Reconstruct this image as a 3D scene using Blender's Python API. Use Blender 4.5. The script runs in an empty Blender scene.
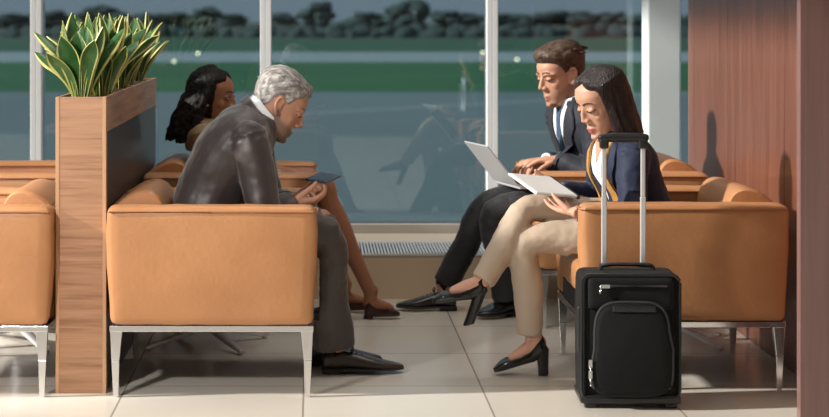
import bpy, bmesh, math, random
from mathutils import Vector, Matrix, noise
from mathutils.bvhtree import BVHTree

V = Vector
R = math.radians
random.seed(7)
SC = bpy.context.scene
COL = SC.collection
FPX, HX, HY, CAMZ = 1830.0, 315.0, 17.0, 1.25     # focal length and vanishing point in pixels, eye height in metres


def P(x, y, Y):
    """world point seen at photo pixel x, y at depth Y"""
    return V(((x - HX) * Y / FPX, Y, CAMZ - (y - HY) * Y / FPX))


# ------------------------------------------------------------------ materials
def mat(name, base, rough=0.5, metal=0.0, spec=0.5, sheen=0.0, bump=None, vary=None, stretch=None, coat=0.0, emit=None,
        sss=0.0):
    m = bpy.data.materials.new(name)
    m.use_nodes = True
    nt = m.node_tree
    b = nt.nodes['Principled BSDF']
    b.inputs['Base Color'].default_value = (*base, 1)
    b.inputs['Roughness'].default_value = rough
    b.inputs['Metallic'].default_value = metal
    b.inputs['Specular IOR Level'].default_value = spec
    if sheen:
        b.inputs['Sheen Weight'].default_value = sheen
        b.inputs['Sheen Roughness'].default_value = 0.4
    if coat:
        b.inputs['Coat Weight'].default_value = coat
        b.inputs['Coat Roughness'].default_value = 0.08
    if emit:
        b.inputs['Emission Color'].default_value = (*emit[0], 1)
        b.inputs['Emission Strength'].default_value = emit[1]
    if sss:
        b.inputs['Subsurface Weight'].default_value = sss
        b.inputs['Subsurface Radius'].default_value = (1, .35, .2)
        b.inputs['Subsurface Scale'].default_value = .006
    tc = nt.nodes.new('ShaderNodeTexCoord')
    mp = nt.nodes.new('ShaderNodeMapping')
    nt.links.new(tc.outputs['Object'], mp.inputs['Vector'])
    if stretch:
        mp.inputs['Scale'].default_value = stretch
    if vary:                                       # (scale, second colour, low, high)
        n = nt.nodes.new('ShaderNodeTexNoise')
        n.inputs['Scale'].default_value = vary[0]
        n.inputs['Detail'].default_value = 6
        nt.links.new(mp.outputs[0], n.inputs['Vector'])
        r = nt.nodes.new('ShaderNodeValToRGB')
        r.color_ramp.elements[0].position = vary[2]
        r.color_ramp.elements[1].position = vary[3]
        r.color_ramp.elements[0].color = (*base, 1)
        r.color_ramp.elements[1].color = (*vary[1], 1)
        nt.links.new(n.outputs['Fac'], r.inputs[0])
        nt.links.new(r.outputs[0], b.inputs['Base Color'])
    if bump:                                       # (scale, strength)
        n = nt.nodes.new('ShaderNodeTexNoise')
        n.inputs['Scale'].default_value = bump[0]
        n.inputs['Detail'].default_value = 4
        nt.links.new(mp.outputs[0], n.inputs['Vector'])
        bp = nt.nodes.new('ShaderNodeBump')
        bp.inputs['Strength'].default_value = bump[1]
        bp.inputs['Distance'].default_value = 0.01
        nt.links.new(n.outputs['Fac'], bp.inputs['Height'])
        nt.links.new(bp.outputs[0], b.inputs['Normal'])
    return m


def wood(name, c1, c2, c3, stretch, rough, coat=0.0, scale=3.0):
    m = mat(name, c1, rough, coat=coat)
    nt = m.node_tree
    b = nt.nodes['Principled BSDF']
    tc = nt.nodes.new('ShaderNodeTexCoord')
    mp = nt.nodes.new('ShaderNodeMapping')
    mp.inputs['Scale'].default_value = stretch
    nt.links.new(tc.outputs['Object'], mp.inputs[0])
    n = nt.nodes.new('ShaderNodeTexNoise')
    n.inputs['Scale'].default_value = scale
    n.inputs['Detail'].default_value = 9
    n.inputs['Roughness'].default_value = 0.62
    n.inputs['Distortion'].default_value = 0.35
    nt.links.new(mp.outputs[0], n.inputs['Vector'])
    r = nt.nodes.new('ShaderNodeValToRGB')
    e = r.color_ramp.elements
    e[0].position, e[0].color = 0.3, (*c1, 1)
    e[1].position, e[1].color = 0.72, (*c3, 1)
    k = e.new(0.5)
    k.color = (*c2, 1)
    nt.links.new(n.outputs['Fac'], r.inputs[0])
    nt.links.new(r.outputs[0], b.inputs['Base Color'])
    bp = nt.nodes.new('ShaderNodeBump')
    bp.inputs['Strength'].default_value = 0.06
    nt.links.new(n.outputs['Fac'], bp.inputs['Height'])
    nt.links.new(bp.outputs[0], b.inputs['Normal'])
    return m


def skin(name, base, lip, beard):
    m = mat(name, base, 0.5, sss=0.12, bump=(180, 0.05))
    nt = m.node_tree
    b = nt.nodes['Principled BSDF']
    last = None
    prev = base
    for attr, col in (('stubble', beard), ('lip', lip)):
        a = nt.nodes.new('ShaderNodeAttribute')
        a.attribute_name = attr
        mx = nt.nodes.new('ShaderNodeMix')
        mx.data_type = 'RGBA'
        nt.links.new(a.outputs['Fac'], mx.inputs[0])
        if last is None:
            mx.inputs[6].default_value = (*base, 1)
        else:
            nt.links.new(last.outputs[2], mx.inputs[6])
        mx.inputs[7].default_value = (*col, 1)
        last = mx
    nt.links.new(last.outputs[2], b.inputs['Base Color'])
    return m


M = {}
M['leather'] = mat('tan_leather', (.47, .222, .096), .45, spec=.4, bump=(55, .10), vary=(5, (.415, .19, .079), .35, .7))
M['leather_seam'] = mat('tan_leather_seam', (.36, .15, .055), .5)
M['chrome'] = mat('polished_steel', (.78, .78, .80), .16, metal=1)
M['brushed'] = mat('brushed_steel', (.76, .76, .78), .38, metal=.55)
M['rail_grey'] = mat('bottom_rail', (.30, .275, .24), .45)
M['underside'] = mat('black_webbing', (.03, .028, .026), .9)
M['oak'] = wood('oak_veneer', (.235, .108, .052), (.385, .20, .108), (.46, .255, .145), (1.3, 1.3, 26), .45, scale=2.2)
M['oak_edge'] = wood('oak_edge', (.44, .24, .12), (.50, .28, .15), (.55, .32, .18), (22, 22, 1.2), .5, scale=2.2)
M['smoked'] = mat('smoked_panel', (.05, .040, .037), .35, spec=.3)
M['wall_wood'] = wood('mahogany_veneer', (.125, .043, .025), (.178, .066, .040), (.228, .092, .057), (9, 9, .45), .33, coat=.2, scale=3.0)
M['panel_wood'] = wood('rosewood_veneer', (.165, .088, .080), (.205, .112, .103), (.24, .138, .128), (9, 9, .45), .32, coat=.3, scale=3.0)
M['soil'] = mat('dark_soil', (.045, .03, .02), .95, bump=(60, .8))
M['leaf_green'] = mat('snake_leaf_green', (.030, .105, .028), .34, vary=(26, (.075, .18, .055), .46, .74), stretch=(1, 1, .6), spec=.55)
M['leaf_yellow'] = mat('snake_leaf_margin', (.56, .54, .14), .36, vary=(20, (.66, .64, .28), .4, .7))
M['frame_white'] = mat('window_aluminium', (.78, .80, .82), .38)
M['sill'] = mat('sill_beige', (.36, .31, .245), .5)
M['sill_wall'] = mat('plinth_beige', (.62, .49, .345), .45, vary=(2, (.57, .45, .31), .4, .7))
M['grille'] = mat('grille_aluminium', (.62, .66, .68), .35, metal=.6)
M['dark'] = mat('dark_gap', (.02, .02, .022), .8)
M['ceiling'] = mat('ceiling_white', (.8, .8, .78), .9)
M['plaster'] = mat('grey_plaster', (.20, .19, .18), .9)
M['glass_reflection'] = mat('pale_reflection', (.72, .80, .81), .5)  # pale window reflection put into the base colour
M['black_nylon'] = mat('black_nylon', (.0065, .0065, .007), .8, spec=.25, sheen=.02, bump=(420, .35))
M['black_trim'] = mat('black_plastic', (.016, .016, .018), .35)
M['zip'] = mat('zip_dark', (.05, .05, .055), .45, metal=.3)
M['pull'] = mat('zip_pull', (.65, .65, .66), .25, metal=1)
M['rubber'] = mat('black_rubber', (.02, .02, .02), .7)
M['silver'] = mat('laptop_silver', (.62, .63, .65), .35, metal=.35)
M['screen_dark'] = mat('dark_screen', (.015, .017, .02), .12)
M['keys'] = mat('black_keys', (.02, .02, .022), .5)
M['white_plastic'] = mat('white_plastic', (.82, .82, .82), .35)
M['page'] = mat('white_page', (.84, .84, .83), .4, vary=(40, (.76, .77, .78), .55, .62), stretch=(1, 6, 1))
M['phone'] = mat('phone_body', (.05, .07, .10), .25)
M['phone_glass'] = mat('phone_glass', (.02, .03, .045), .08)
# clothes
M['suit_brown'] = mat('taupe_suit', (.044, .034, .034), .47, sheen=.5, spec=.5, bump=(26, .08))
M['trouser_brown'] = mat('taupe_trousers', (.066, .052, .050), .6, sheen=.25, bump=(26, .25))
M['lining'] = mat('dark_collar', (.03, .024, .024), .6)
M['suit_navy'] = mat('charcoal_navy_suit', (.020, .023, .033), .65, spec=.25, sheen=.07, bump=(26, .25))
M['trouser_black'] = mat('black_trousers', (.0135, .014, .017), .65, sheen=.15, bump=(26, .25))
M['blazer'] = mat('navy_blazer', (.019, .026, .058), .65, spec=.25, sheen=.12, bump=(26, .25))
M['beige'] = mat('beige_trousers', (.48, .38, .29), .7, sheen=.15, bump=(30, .2))
M['shirt'] = mat('white_shirt', (.80, .81, .84), .7, bump=(30, .12))
M['tie'] = mat('blue_tie', (.055, .095, .17), .45, bump=(160, .2))
M['mustard'] = mat('mustard_scarf', (.46, .24, .06), .75, bump=(60, .3))
M['olive'] = mat('olive_tan_sweater', (.32, .225, .135), .8, bump=(150, .35))
M['skirt'] = mat('dark_skirt', (.03, .025, .028), .7)
M['shoe_black'] = mat('black_leather_shoe', (.010, .010, .011), .22, spec=.6)
M['shoe_brown'] = mat('dark_brown_shoe', (.030, .016, .010), .3, spec=.6)
M['shoe_wine'] = mat('dark_wine_shoe', (.035, .010, .010), .35)
M['sock'] = mat('black_sock', (.012, .012, .013), .8)
M['skin_fair'] = skin('fair_skin', (.56, .295, .195), (.42, .135, .11), (.20, .125, .09))
M['skin_grey'] = skin('weathered_skin', (.50, .255, .165), (.38, .14, .11), (.16, .11, .085))
M['skin_light'] = skin('light_skin', (.60, .325, .225), (.50, .12, .11), (.4, .3, .2))
M['skin_dark'] = skin('brown_skin', (.31, .135, .072), (.26, .075, .06), (.2, .1, .05))
M['hair_grey'] = mat('silver_hair', (.15, .135, .128), .45, vary=(60, (.46, .44, .42), .40, .66), stretch=(.5, 2, 1), bump=(90, .6))
M['hair_brown'] = mat('brown_hair', (.048, .026, .017), .42, vary=(55, (.12, .068, .042), .42, .7), stretch=(.5, 2, 1), bump=(90, .6))
M['hair_dark'] = mat('dark_brown_hair', (.013, .008, .007), .33, vary=(60, (.034, .018, .014), .42, .7), stretch=(3, 3, .3), bump=(70, .9))
M['hair_black'] = mat('black_hair', (.005, .004, .004), .6, spec=.25, vary=(40, (.012, .009, .008), .42, .7), bump=(70, .6))
M['eye_white'] = mat('eye_white', (.7, .68, .66), .2)
M['iris'] = mat('dark_iris', (.02, .012, .01), .1)
M['lash'] = mat('lash_dark', (.02, .013, .011), .6)
# outdoors
M['grass'] = mat('runway_grass', (.009, .098, .034), .95, vary=(.06, (.014, .122, .041), .35, .7))
M['grass_far'] = mat('far_grass', (.014, .085, .045), .95)
M['scrub'] = mat('dry_scrub', (.075, .088, .062), .95, vary=(.02, (.05, .075, .062), .35, .7), stretch=(1, 3, 1))
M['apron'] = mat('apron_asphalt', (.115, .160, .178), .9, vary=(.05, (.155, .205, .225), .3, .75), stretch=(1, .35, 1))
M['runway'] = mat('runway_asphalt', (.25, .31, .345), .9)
M['paint_line'] = mat('worn_white_paint', (.25, .30, .32), .8)
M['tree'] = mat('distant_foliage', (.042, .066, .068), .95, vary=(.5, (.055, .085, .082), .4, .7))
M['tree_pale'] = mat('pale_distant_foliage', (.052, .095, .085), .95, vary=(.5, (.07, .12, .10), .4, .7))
M['bark'] = mat('distant_bark', (.04, .035, .03), .9)
M['mast'] = mat('pale_mast', (.6, .64, .66), .6)
M['runway_lamp'] = mat('runway_lamp_glow', (.9, .85, .6), .4, emit=((1, .85, .50), 6))


# ------------------------------------------------------------------ geometry collector
def frame_of(d, up=V((0, 0, 1))):
    d = d.normalized()
    if abs(d.dot(up)) > .96:
        up = V((1, 0, 0))
    a = d.cross(up).normalized()
    return a, a.cross(d).normalized()


def smooth_path(pts, k=6):
    """Catmull-Rom through points"""
    n = len(pts)
    out = []
    for i in range(n - 1):
        p0 = pts[max(i - 1, 0)]
        p1, p2 = pts[i], pts[i + 1]
        p3 = pts[min(i + 2, n - 1)]
        for j in range(k):
            t = j / k
            out.append(tuple(.5 * (2 * b + (c - a) * t + (2 * a - 5 * b + 4 * c - d) * t * t + (3 * b - a - 3 * c + d) * t ** 3)
                             for a, b, c, d in zip(p0, p1, p2, p3)))
    out.append(tuple(pts[-1]))
    return out


class G:
    def __init__(self):
        self.v, self.f, self.m = [], [], []
        self.mi = 0

    def add(self, vs, fs):
        b = len(self.v)
        self.v += [V(p) for p in vs]
        for f in fs:
            self.f.append(tuple(b + i for i in f))
            self.m.append(self.mi)
        return self

    def loft(self, rings, closed=False):
        n = len(rings[0])
        vs = [p for r in rings for p in r]
        fs = []
        k = len(rings)
        for i in range(k if closed else k - 1):
            a, b = i * n, ((i + 1) % k) * n
            for j in range(n):
                fs.append((a + j, a + (j + 1) % n, b + (j + 1) % n, b + j))
        if not closed:
            fs.append(tuple(reversed(range(n))))
            fs.append(tuple(range((k - 1) * n, k * n)))
        return self.add(vs, fs)

    def rings(self, spec, n=24, p=2.2, k=4):
        """spec: rows of centre, half-width vector, half-depth vector; smoothed along the way"""
        rows = [tuple(c) + tuple(a) + tuple(b) for c, a, b in spec]
        rows = smooth_path(rows, k)
        rr = []
        for r in rows:
            c, a, b = V(r[0:3]), V(r[3:6]), V(r[6:9])
            ring = []
            for i in range(n):
                t = 2 * math.pi * i / n
                cs, sn = math.cos(t), math.sin(t)
                ring.append(c + a * math.copysign(abs(cs) ** (2 / p), cs) + b * math.copysign(abs(sn) ** (2 / p), sn))
            rr.append(ring)
        return self.loft(rr)

    def tube(self, pts, rad, n=14, k=5, flat=1.0, axis=None, cap=True, smooth=True):
        """round-ended tapered tube; flat squeezes it along axis"""
        if not isinstance(rad, (list, tuple)):
            rad = [rad] * len(pts)
        rows = [tuple(p) + (r,) for p, r in zip(pts, rad)]
        if smooth and len(rows) > 2:
            rows = smooth_path(rows, k)
        ps = [V(r[:3]) for r in rows]
        rs = [max(r[3], 1e-4) for r in rows]
        rr = []
        last = None
        for i, p in enumerate(ps):
            d = (ps[min(i + 1, len(ps) - 1)] - ps[max(i - 1, 0)])
            d = d.normalized() if d.length > 1e-9 else V((0, 0, 1))
            if axis is not None:
                b = V(axis)
                a = d.cross(b).normalized()
                b = a.cross(d).normalized()
            elif last is None:
                a, b = frame_of(d)
            else:
                a = (last - d * last.dot(d)).normalized()
                b = d.cross(a)
            last = a
            ring = lambda c, s: [c + (a * math.cos(2 * math.pi * j / n) + b * math.sin(2 * math.pi * j / n) * flat) * rs[i] * s for j in range(n)]
            if i == 0 and cap:
                for t in (80, 50, 25):
                    rr.append(ring(p - d * rs[i] * math.sin(R(t)) * min(1, flat * 1.2), math.cos(R(t))))
            rr.append(ring(p, 1))
            if i == len(ps) - 1 and cap:
                for t in (25, 50, 80):
                    rr.append(ring(p + d * rs[i] * math.sin(R(t)) * min(1, flat * 1.2), math.cos(R(t))))
        return self.loft(rr)

    def ell(self, c, r, rot=None, nu=20, nv=14):
        c = V(c)
        rr = []
        for i in range(1, nv):
            t = math.pi * i / nv
            ring = []
            for j in range(nu):
                u = 2 * math.pi * j / nu
                q = V((r[0] * math.sin(t) * math.cos(u), r[1] * math.sin(t) * math.sin(u), -r[2] * math.cos(t)))
                ring.append(c + (rot @ q if rot else q))
            rr.append(ring)
        return self.loft(rr)

    def box(self, lo, hi):
        x0, y0, z0 = lo
        x1, y1, z1 = hi
        return self.add([(x0, y0, z0), (x1, y0, z0), (x1, y1, z0), (x0, y1, z0), (x0, y0, z1), (x1, y0, z1), (x1, y1, z1), (x0, y1, z1)],
                        [(3, 2, 1, 0), (4, 5, 6, 7), (0, 1, 5, 4), (1, 2, 6, 5), (2, 3, 7, 6), (3, 0, 4, 7)])

    def hexa(self, a, b):
        """solid between two quads of four points each"""
        return self.add(list(a) + list(b), [(3, 2, 1, 0), (4, 5, 6, 7), (0, 1, 5, 4), (1, 2, 6, 5), (2, 3, 7, 6), (3, 0, 4, 7)])

    def slab(self, c, u, v, w):
        """box from centre and three half vectors"""
        c, u, v, w = V(c), V(u), V(v), V(w)
        return self.hexa([c - u - v - w, c + u - v - w, c + u + v - w, c - u + v - w],
                         [c - u - v + w, c + u - v + w, c + u + v + w, c - u + v + w])

    def soft(self, lo, hi, r=.03, bulge=(0, 0, 0), n=12, wr=0.0, seed=0):
        """rounded cushion box; bulge swells each pair of faces; wr adds fine wrinkles"""
        lo, hi = V(lo), V(hi)
        c = (lo + hi) / 2
        h = (hi - lo) / 2
        ts = [math.sin(math.pi / 2 * (2 * i / n - 1)) for i in range(n + 1)]
        idx, vs, fs = {}, [], []

        def put(q):
            key = tuple(round(x, 6) for x in q)
            if key in idx:
                return idx[key]
            p = V((q[0] * h[0], q[1] * h[1], q[2] * h[2]))
            inn = V([max(-(h[i] - r), min(h[i] - r, p[i])) for i in range(3)])
            d = p - inn
            o = inn + (d.normalized() * r if d.length > 1e-9 else d)
            for i in range(3):
                if bulge[i]:
                    a, b = [q[j] for j in range(3) if j != i]
                    o[i] += bulge[i] * q[i] ** 3 * (1 - a * a) * (1 - b * b)
            if wr:
                nn = noise.noise((c + o) * 14 + V((seed, 0, 0)))
                o += (o.normalized()) * wr * nn
            idx[key] = len(vs)
            vs.append(c + o)
            return idx[key]
        for ax in range(3):
            for s in (-1, 1):
                for i in range(n):
                    for j in range(n):
                        quad = []
                        for (a, b) in ((i, j), (i + 1, j), (i + 1, j + 1), (i, j + 1)):
                            q = [0, 0, 0]
                            q[ax] = s
                            q[(ax + 1) % 3] = ts[a]
                            q[(ax + 2) % 3] = ts[b]
                            quad.append(put(q))
                        fs.append(tuple(quad) if s > 0 else tuple(reversed(quad)))
        return self.add(vs, fs)

    def lathe(self, prof, c=(0, 0, 0), n=28):
        c = V(c)
        return self.loft([[c + V((r * math.cos(2 * math.pi * j / n), r * math.sin(2 * math.pi * j / n), z)) for j in range(n)] for r, z in prof])

    def xf(self, mtx):
        self.v = [mtx @ p for p in self.v]
        return self

    def mesh(self, name, off=V((0, 0, 0))):
        me = bpy.data.meshes.new(name)
        me.from_pydata([tuple(p - off) for p in self.v], [], self.f)
        for p, i in zip(me.polygons, self.m):
            p.material_index = i
        bm = bmesh.new()
        bm.from_mesh(me)
        bmesh.ops.recalc_face_normals(bm, faces=bm.faces)
        bm.to_mesh(me)
        bm.free()
        return me

    def obj(self, name, m, parent=None, off=V((0, 0, 0)), smooth=True, bevel=0.0, angle=35):
        me = self.mesh(name, off)
        return link(name, me, m, parent, smooth, bevel, angle)


def link(name, me, m, parent=None, smooth=True, bevel=0.0, angle=35):
    for x in (m if isinstance(m, (list, tuple)) else [m]):
        me.materials.append(x)
    o = bpy.data.objects.new(name, me)
    COL.objects.link(o)
    if bevel:
        b = o.modifiers.new('edge', 'BEVEL')
        b.width = bevel
        b.segments = 2
        b.limit_method = 'ANGLE'
        b.angle_limit = R(40)
    if smooth:
        for p in me.polygons:
            p.use_smooth = True
        if hasattr(me, 'set_sharp_from_angle'):
            me.set_sharp_from_angle(angle=R(angle))
    if parent:
        o.parent = parent
    return o


def tag(o, label, cat, group=None, kind=None):
    o['label'] = label
    o['category'] = cat
    if group:
        o['group'] = group
    if kind:
        o['kind'] = kind
    return o


def thing(name, label, cat, loc=(0, 0, 0), rz=0.0, group=None):
    o = bpy.data.objects.new(name, None)
    o.empty_display_size = .1
    COL.objects.link(o)
    o.location = loc
    o.rotation_euler = (0, 0, rz)
    return tag(o, label, cat, group)


def struct(o):
    o['kind'] = 'structure'
    return o


def copy_tree(o, parent=None):
    c = o.copy()
    COL.objects.link(c)
    if parent:
        c.parent = parent
    for ch in [x for x in bpy.data.objects if x.parent == o]:
        copy_tree(ch, c)
    return c


def remesh(g, voxel=.005, it=4, fac=.5, disp=None, off=V((0, 0, 0))):
    """one continuous skin around all shapes of g"""
    me = g.mesh('tmp')
    o = bpy.data.objects.new('tmp', me)
    COL.objects.link(o)
    r = o.modifiers.new('r', 'REMESH')
    r.mode = 'VOXEL'
    r.voxel_size = voxel
    if it:
        s = o.modifiers.new('s', 'SMOOTH')
        s.factor = fac
        s.iterations = it
    if disp:                                  # list of (texture scale, strength)
        for sc, st in disp:
            t = bpy.data.textures.new('folds', 'CLOUDS')
            t.noise_scale = sc
            t.noise_depth = 1
            d = o.modifiers.new('d', 'DISPLACE')
            d.texture = t
            d.strength = st
            d.mid_level = .5
    dg = bpy.context.evaluated_depsgraph_get()
    dg.update()
    out = bpy.data.meshes.new_from_object(o.evaluated_get(dg))
    bpy.data.objects.remove(o)
    bpy.data.meshes.remove(me)
    return out


def shift(me, off):
    for v in me.vertices:
        v.co -= off
    return me


def clampz(me, fn):
    for v in me.vertices:
        v.co = fn(v.co)
    return me


def bvh_of(me):
    return BVHTree.FromPolygons([v.co.copy() for v in me.vertices], [tuple(p.vertices) for p in me.polygons])


def patch(tree, rows, ray, off, thick=.003):
    """drape a grid of points onto a surface along ray; rows of world points outside the body"""
    g = G()
    n = len(rows[0])
    ray = ray.normalized()
    front, back = [], []
    lastd = None
    for row in rows:
        for p in row:
            hit = tree.ray_cast(p, ray, 1.0)
            if hit[0] is None:
                q = tree.find_nearest(p + ray * (lastd if lastd else .33))[0]
            else:
                q = hit[0]
                lastd = hit[3]
            front.append(q - ray * (off + thick))
            back.append(q - ray * (off - .004))
    k = len(rows)
    vs = front + back
    b = len(front)
    fs = []
    for i in range(k - 1):
        for j in range(n - 1):
            a = i * n + j
            fs.append((a, a + 1, a + n + 1, a + n))
            fs.append((b + a, b + a + n, b + a + n + 1, b + a + 1))
    for j in range(n - 1):
        for i0 in (0, (k - 1) * n):
            fs.append((i0 + j, i0 + j + 1, b + i0 + j + 1, b + i0 + j))
    for i in range(k - 1):
        for j0 in (0, n - 1):
            fs.append((i * n + j0, (i + 1) * n + j0, b + (i + 1) * n + j0, b + i * n + j0))
    g.add(vs, fs)
    return g


# ------------------------------------------------------------------ heads, hands, shoes
def lerp_table(t, z):
    if z <= t[0][0]:
        return t[0][1:]
    for a, b in zip(t, t[1:]):
        if z <= b[0]:
            k = (z - a[0]) / (b[0] - a[0])
            k = k * k * (3 - 2 * k) * .5 + k * .5
            return tuple(p + (q - p) * k for p, q in zip(a[1:], b[1:]))
    return t[-1][1:]


HEAD = [  # z, front x, back x, half width
    (-.121, .058, .018, .014), (-.114, .082, .002, .030), (-.102, .090, -.016, .041), (-.085, .087, -.034, .049), (-.070, .089, -.048, .055),
    (-.050, .087, -.066, .061), (-.025, .087, -.082, .066), (.000, .083, -.092, .070), (.020, .091, -.098, .073), (.045, .092, -.100, .0755),
    (.070, .082, -.094, .073), (.090, .062, -.078, .062), (.104, .036, -.056, .045), (.113, .008, -.030, .022), (.115, -.006, -.016, .006)]


def head_rings(n=48, fem=False, grow=0.0):
    zs = [-.121 + (.236) * i / 44 for i in range(45)]
    out = []
    for z in zs:
        xf, xb, w = lerp_table(HEAD, z)
        if fem and z < .0:
            w *= 1 - .10 * min(1, -z / .1)
            xf -= .003 * min(1, -z / .1)
        cx = (xf + xb) / 2
        hx = (xf - xb) / 2
        ring = []
        for j in range(n):
            t = 2 * math.pi * j / n
            cs, sn = math.cos(t), math.sin(t)
            p = 2.25
            x = cx + hx * math.copysign(abs(cs) ** (2 / p), cs)
            y = w * math.copysign(abs(sn) ** (2 / p), sn)
            if z < -.03 and x < 0:
                pass
            ring.append(V((x, y, z)))
        out.append(ring)
    return out


def add_head(g, fem=False):
    """head shapes in local space: x forward, y left, z up"""
    g.loft(head_rings(fem=fem))
    # brow, cheeks, nose, lips, chin, lids, ears
    for s in (-1, 1):
        if not fem:
            g.tube([(.088, s * .012, .018), (.086, s * .034, .022), (.066, s * .054, .016)], [.007, .0075, .006], n=10)
        g.ell((.052, s * .036, -.026), (.024, .022, .026))
        g.ell((.0775, s * .031, .001), (.0125, .0165, .0095))
        g.ell((.004, s * .070, -.012), (.010, .006, .014))
        # ear: rim and lobe
        e = [(.012, s * .072, -.030), (.006, s * .078, -.036), (-.010, s * .081, -.016), (-.017, s * .086, .006), (-.010, s * .085, .022), (.004, s * .079, .022), (.012, s * .073, .010)]
        g.tube(e, [.0055, .0065, .0052, .005, .005, .0045, .004], n=8)
        g.ell((-.002, s * .0765, -.004), (.013, .006, .022))
    nl = .0 if not fem else -.004
    g.tube([(.076, 0, .018), (.084, 0, -.008), (.090, 0, -.034)], [.010, .0115, .013], n=12)
    g.tube([(.083, 0, .016), (.097, 0, -.006), (.107 + nl, 0, -.029)], [.007, .0075, .0095 if not fem else .0085], n=12)
    g.tube([(.107 + nl, 0, -.031), (.094, 0, -.042)], [.009, .007], n=10)
    for s in (-1, 1):
        g.ell((.095, s * .0125, -.035), (.011, .0075, .0085))
    g.tube([(.078, -.023, -.0715), (.090, -.009, -.067), (.0925, 0, -.069), (.090, .009, -.067), (.078, .023, -.0715)], [.003, .0056, .005, .0056, .003], n=8)
    g.tube([(.078, -.020, -.0745), (.0885, -.007, -.080), (.0885, .007, -.080), (.078, .020, -.0745)], [.003, .006, .006, .003], n=8)
    g.ell((.080, 0, -.104), (.014, .018, .011))


def rot_head(yaw, pitch, roll=0):
    return (Matrix.Rotation(R(yaw), 4, 'Z') @ Matrix.Rotation(R(pitch), 4, 'Y') @ Matrix.Rotation(R(roll), 4, 'X'))


def sstep(a, b, x):
    t = max(0, min(1, (x - a) / (b - a)))
    return t * t * (3 - 2 * t)


MEN_LINE = [(-.11, -.070), (-.085, -.066), (-.06, -.050), (-.035, -.022), (-.022, .022), (-.004, .028), (.010, .012), (.024, .010), (.036, .034), (.052, .052), (.075, .060), (.10, .064)]


def interp(t, x):
    if x <= t[0][0]:
        return t[0][1]
    for a, b in zip(t, t[1:]):
        if x <= b[0]:
            return a[1] + (b[1] - a[1]) * (x - a[0]) / (b[0] - a[0])
    return t[-1][1]


def short_hair(mtx, top=.024, side=.009, seed=0, quiff=.012, line_up=0.0, tufts=50, rough=1.0):
    """shell of short hair growing out of the scalp above the hairline"""
    g = G()
    rr = head_rings(n=96)
    out = []
    for ring in rr:
        row = []
        for p in ring:
            zl = interp(MEN_LINE, p.x) + line_up * sstep(.0, .08, p.x)
            mask = sstep(-.004, .010, p.z - zl)
            c = V((-.005, 0, .01))
            d = (p - c).normalized()
            th = side + (top - side) * sstep(.02, .10, p.z) + quiff * sstep(.02, .085, p.x) * sstep(.05, .08, p.z)
            q = V((p.x * 24, p.y * 60, p.z * 24))
            th *= 1 + rough * (.30 * noise.noise(q + V((seed, 0, 0))) + .15 * noise.noise(q * 2.3 + V((0, seed, 0))))
            th *= 1 - .75 * sstep(.03, .07, p.x) * (1 - sstep(zl - .002, zl + .034, p.z))
            row.append(mtx @ (p + d * (th * mask - .007 * (1 - mask))))
        out.append(row)
    g.loft(out)
    # loose tufts
    rnd = random.Random(seed)
    for i in range(tufts):
        u = rnd.uniform(-1, 1)
        x = rnd.uniform(-.07, .085)
        t = math.asin(max(-1, min(1, u)))
        ring = head_rings(n=48)[int(44 * rnd.uniform(.80, .97))]
        p = ring[rnd.randrange(48)]
        zl = interp(MEN_LINE, p.x)
        if p.z < zl + .012:
            continue
        d = (p - V((-.005, 0, .01))).normalized()
        flow = V((-.5 if p.x < .05 else .35, p.y * 4, -.1))
        a = p + d * (top * .45)
        b = a + d * .007 + flow.normalized() * .014
        e = b + flow.normalized() * .014 - d * .004
        g.tube([mtx @ a, mtx @ b, mtx @ e], [.006, .0055, .002], n=6, k=3)
    return g


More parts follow.
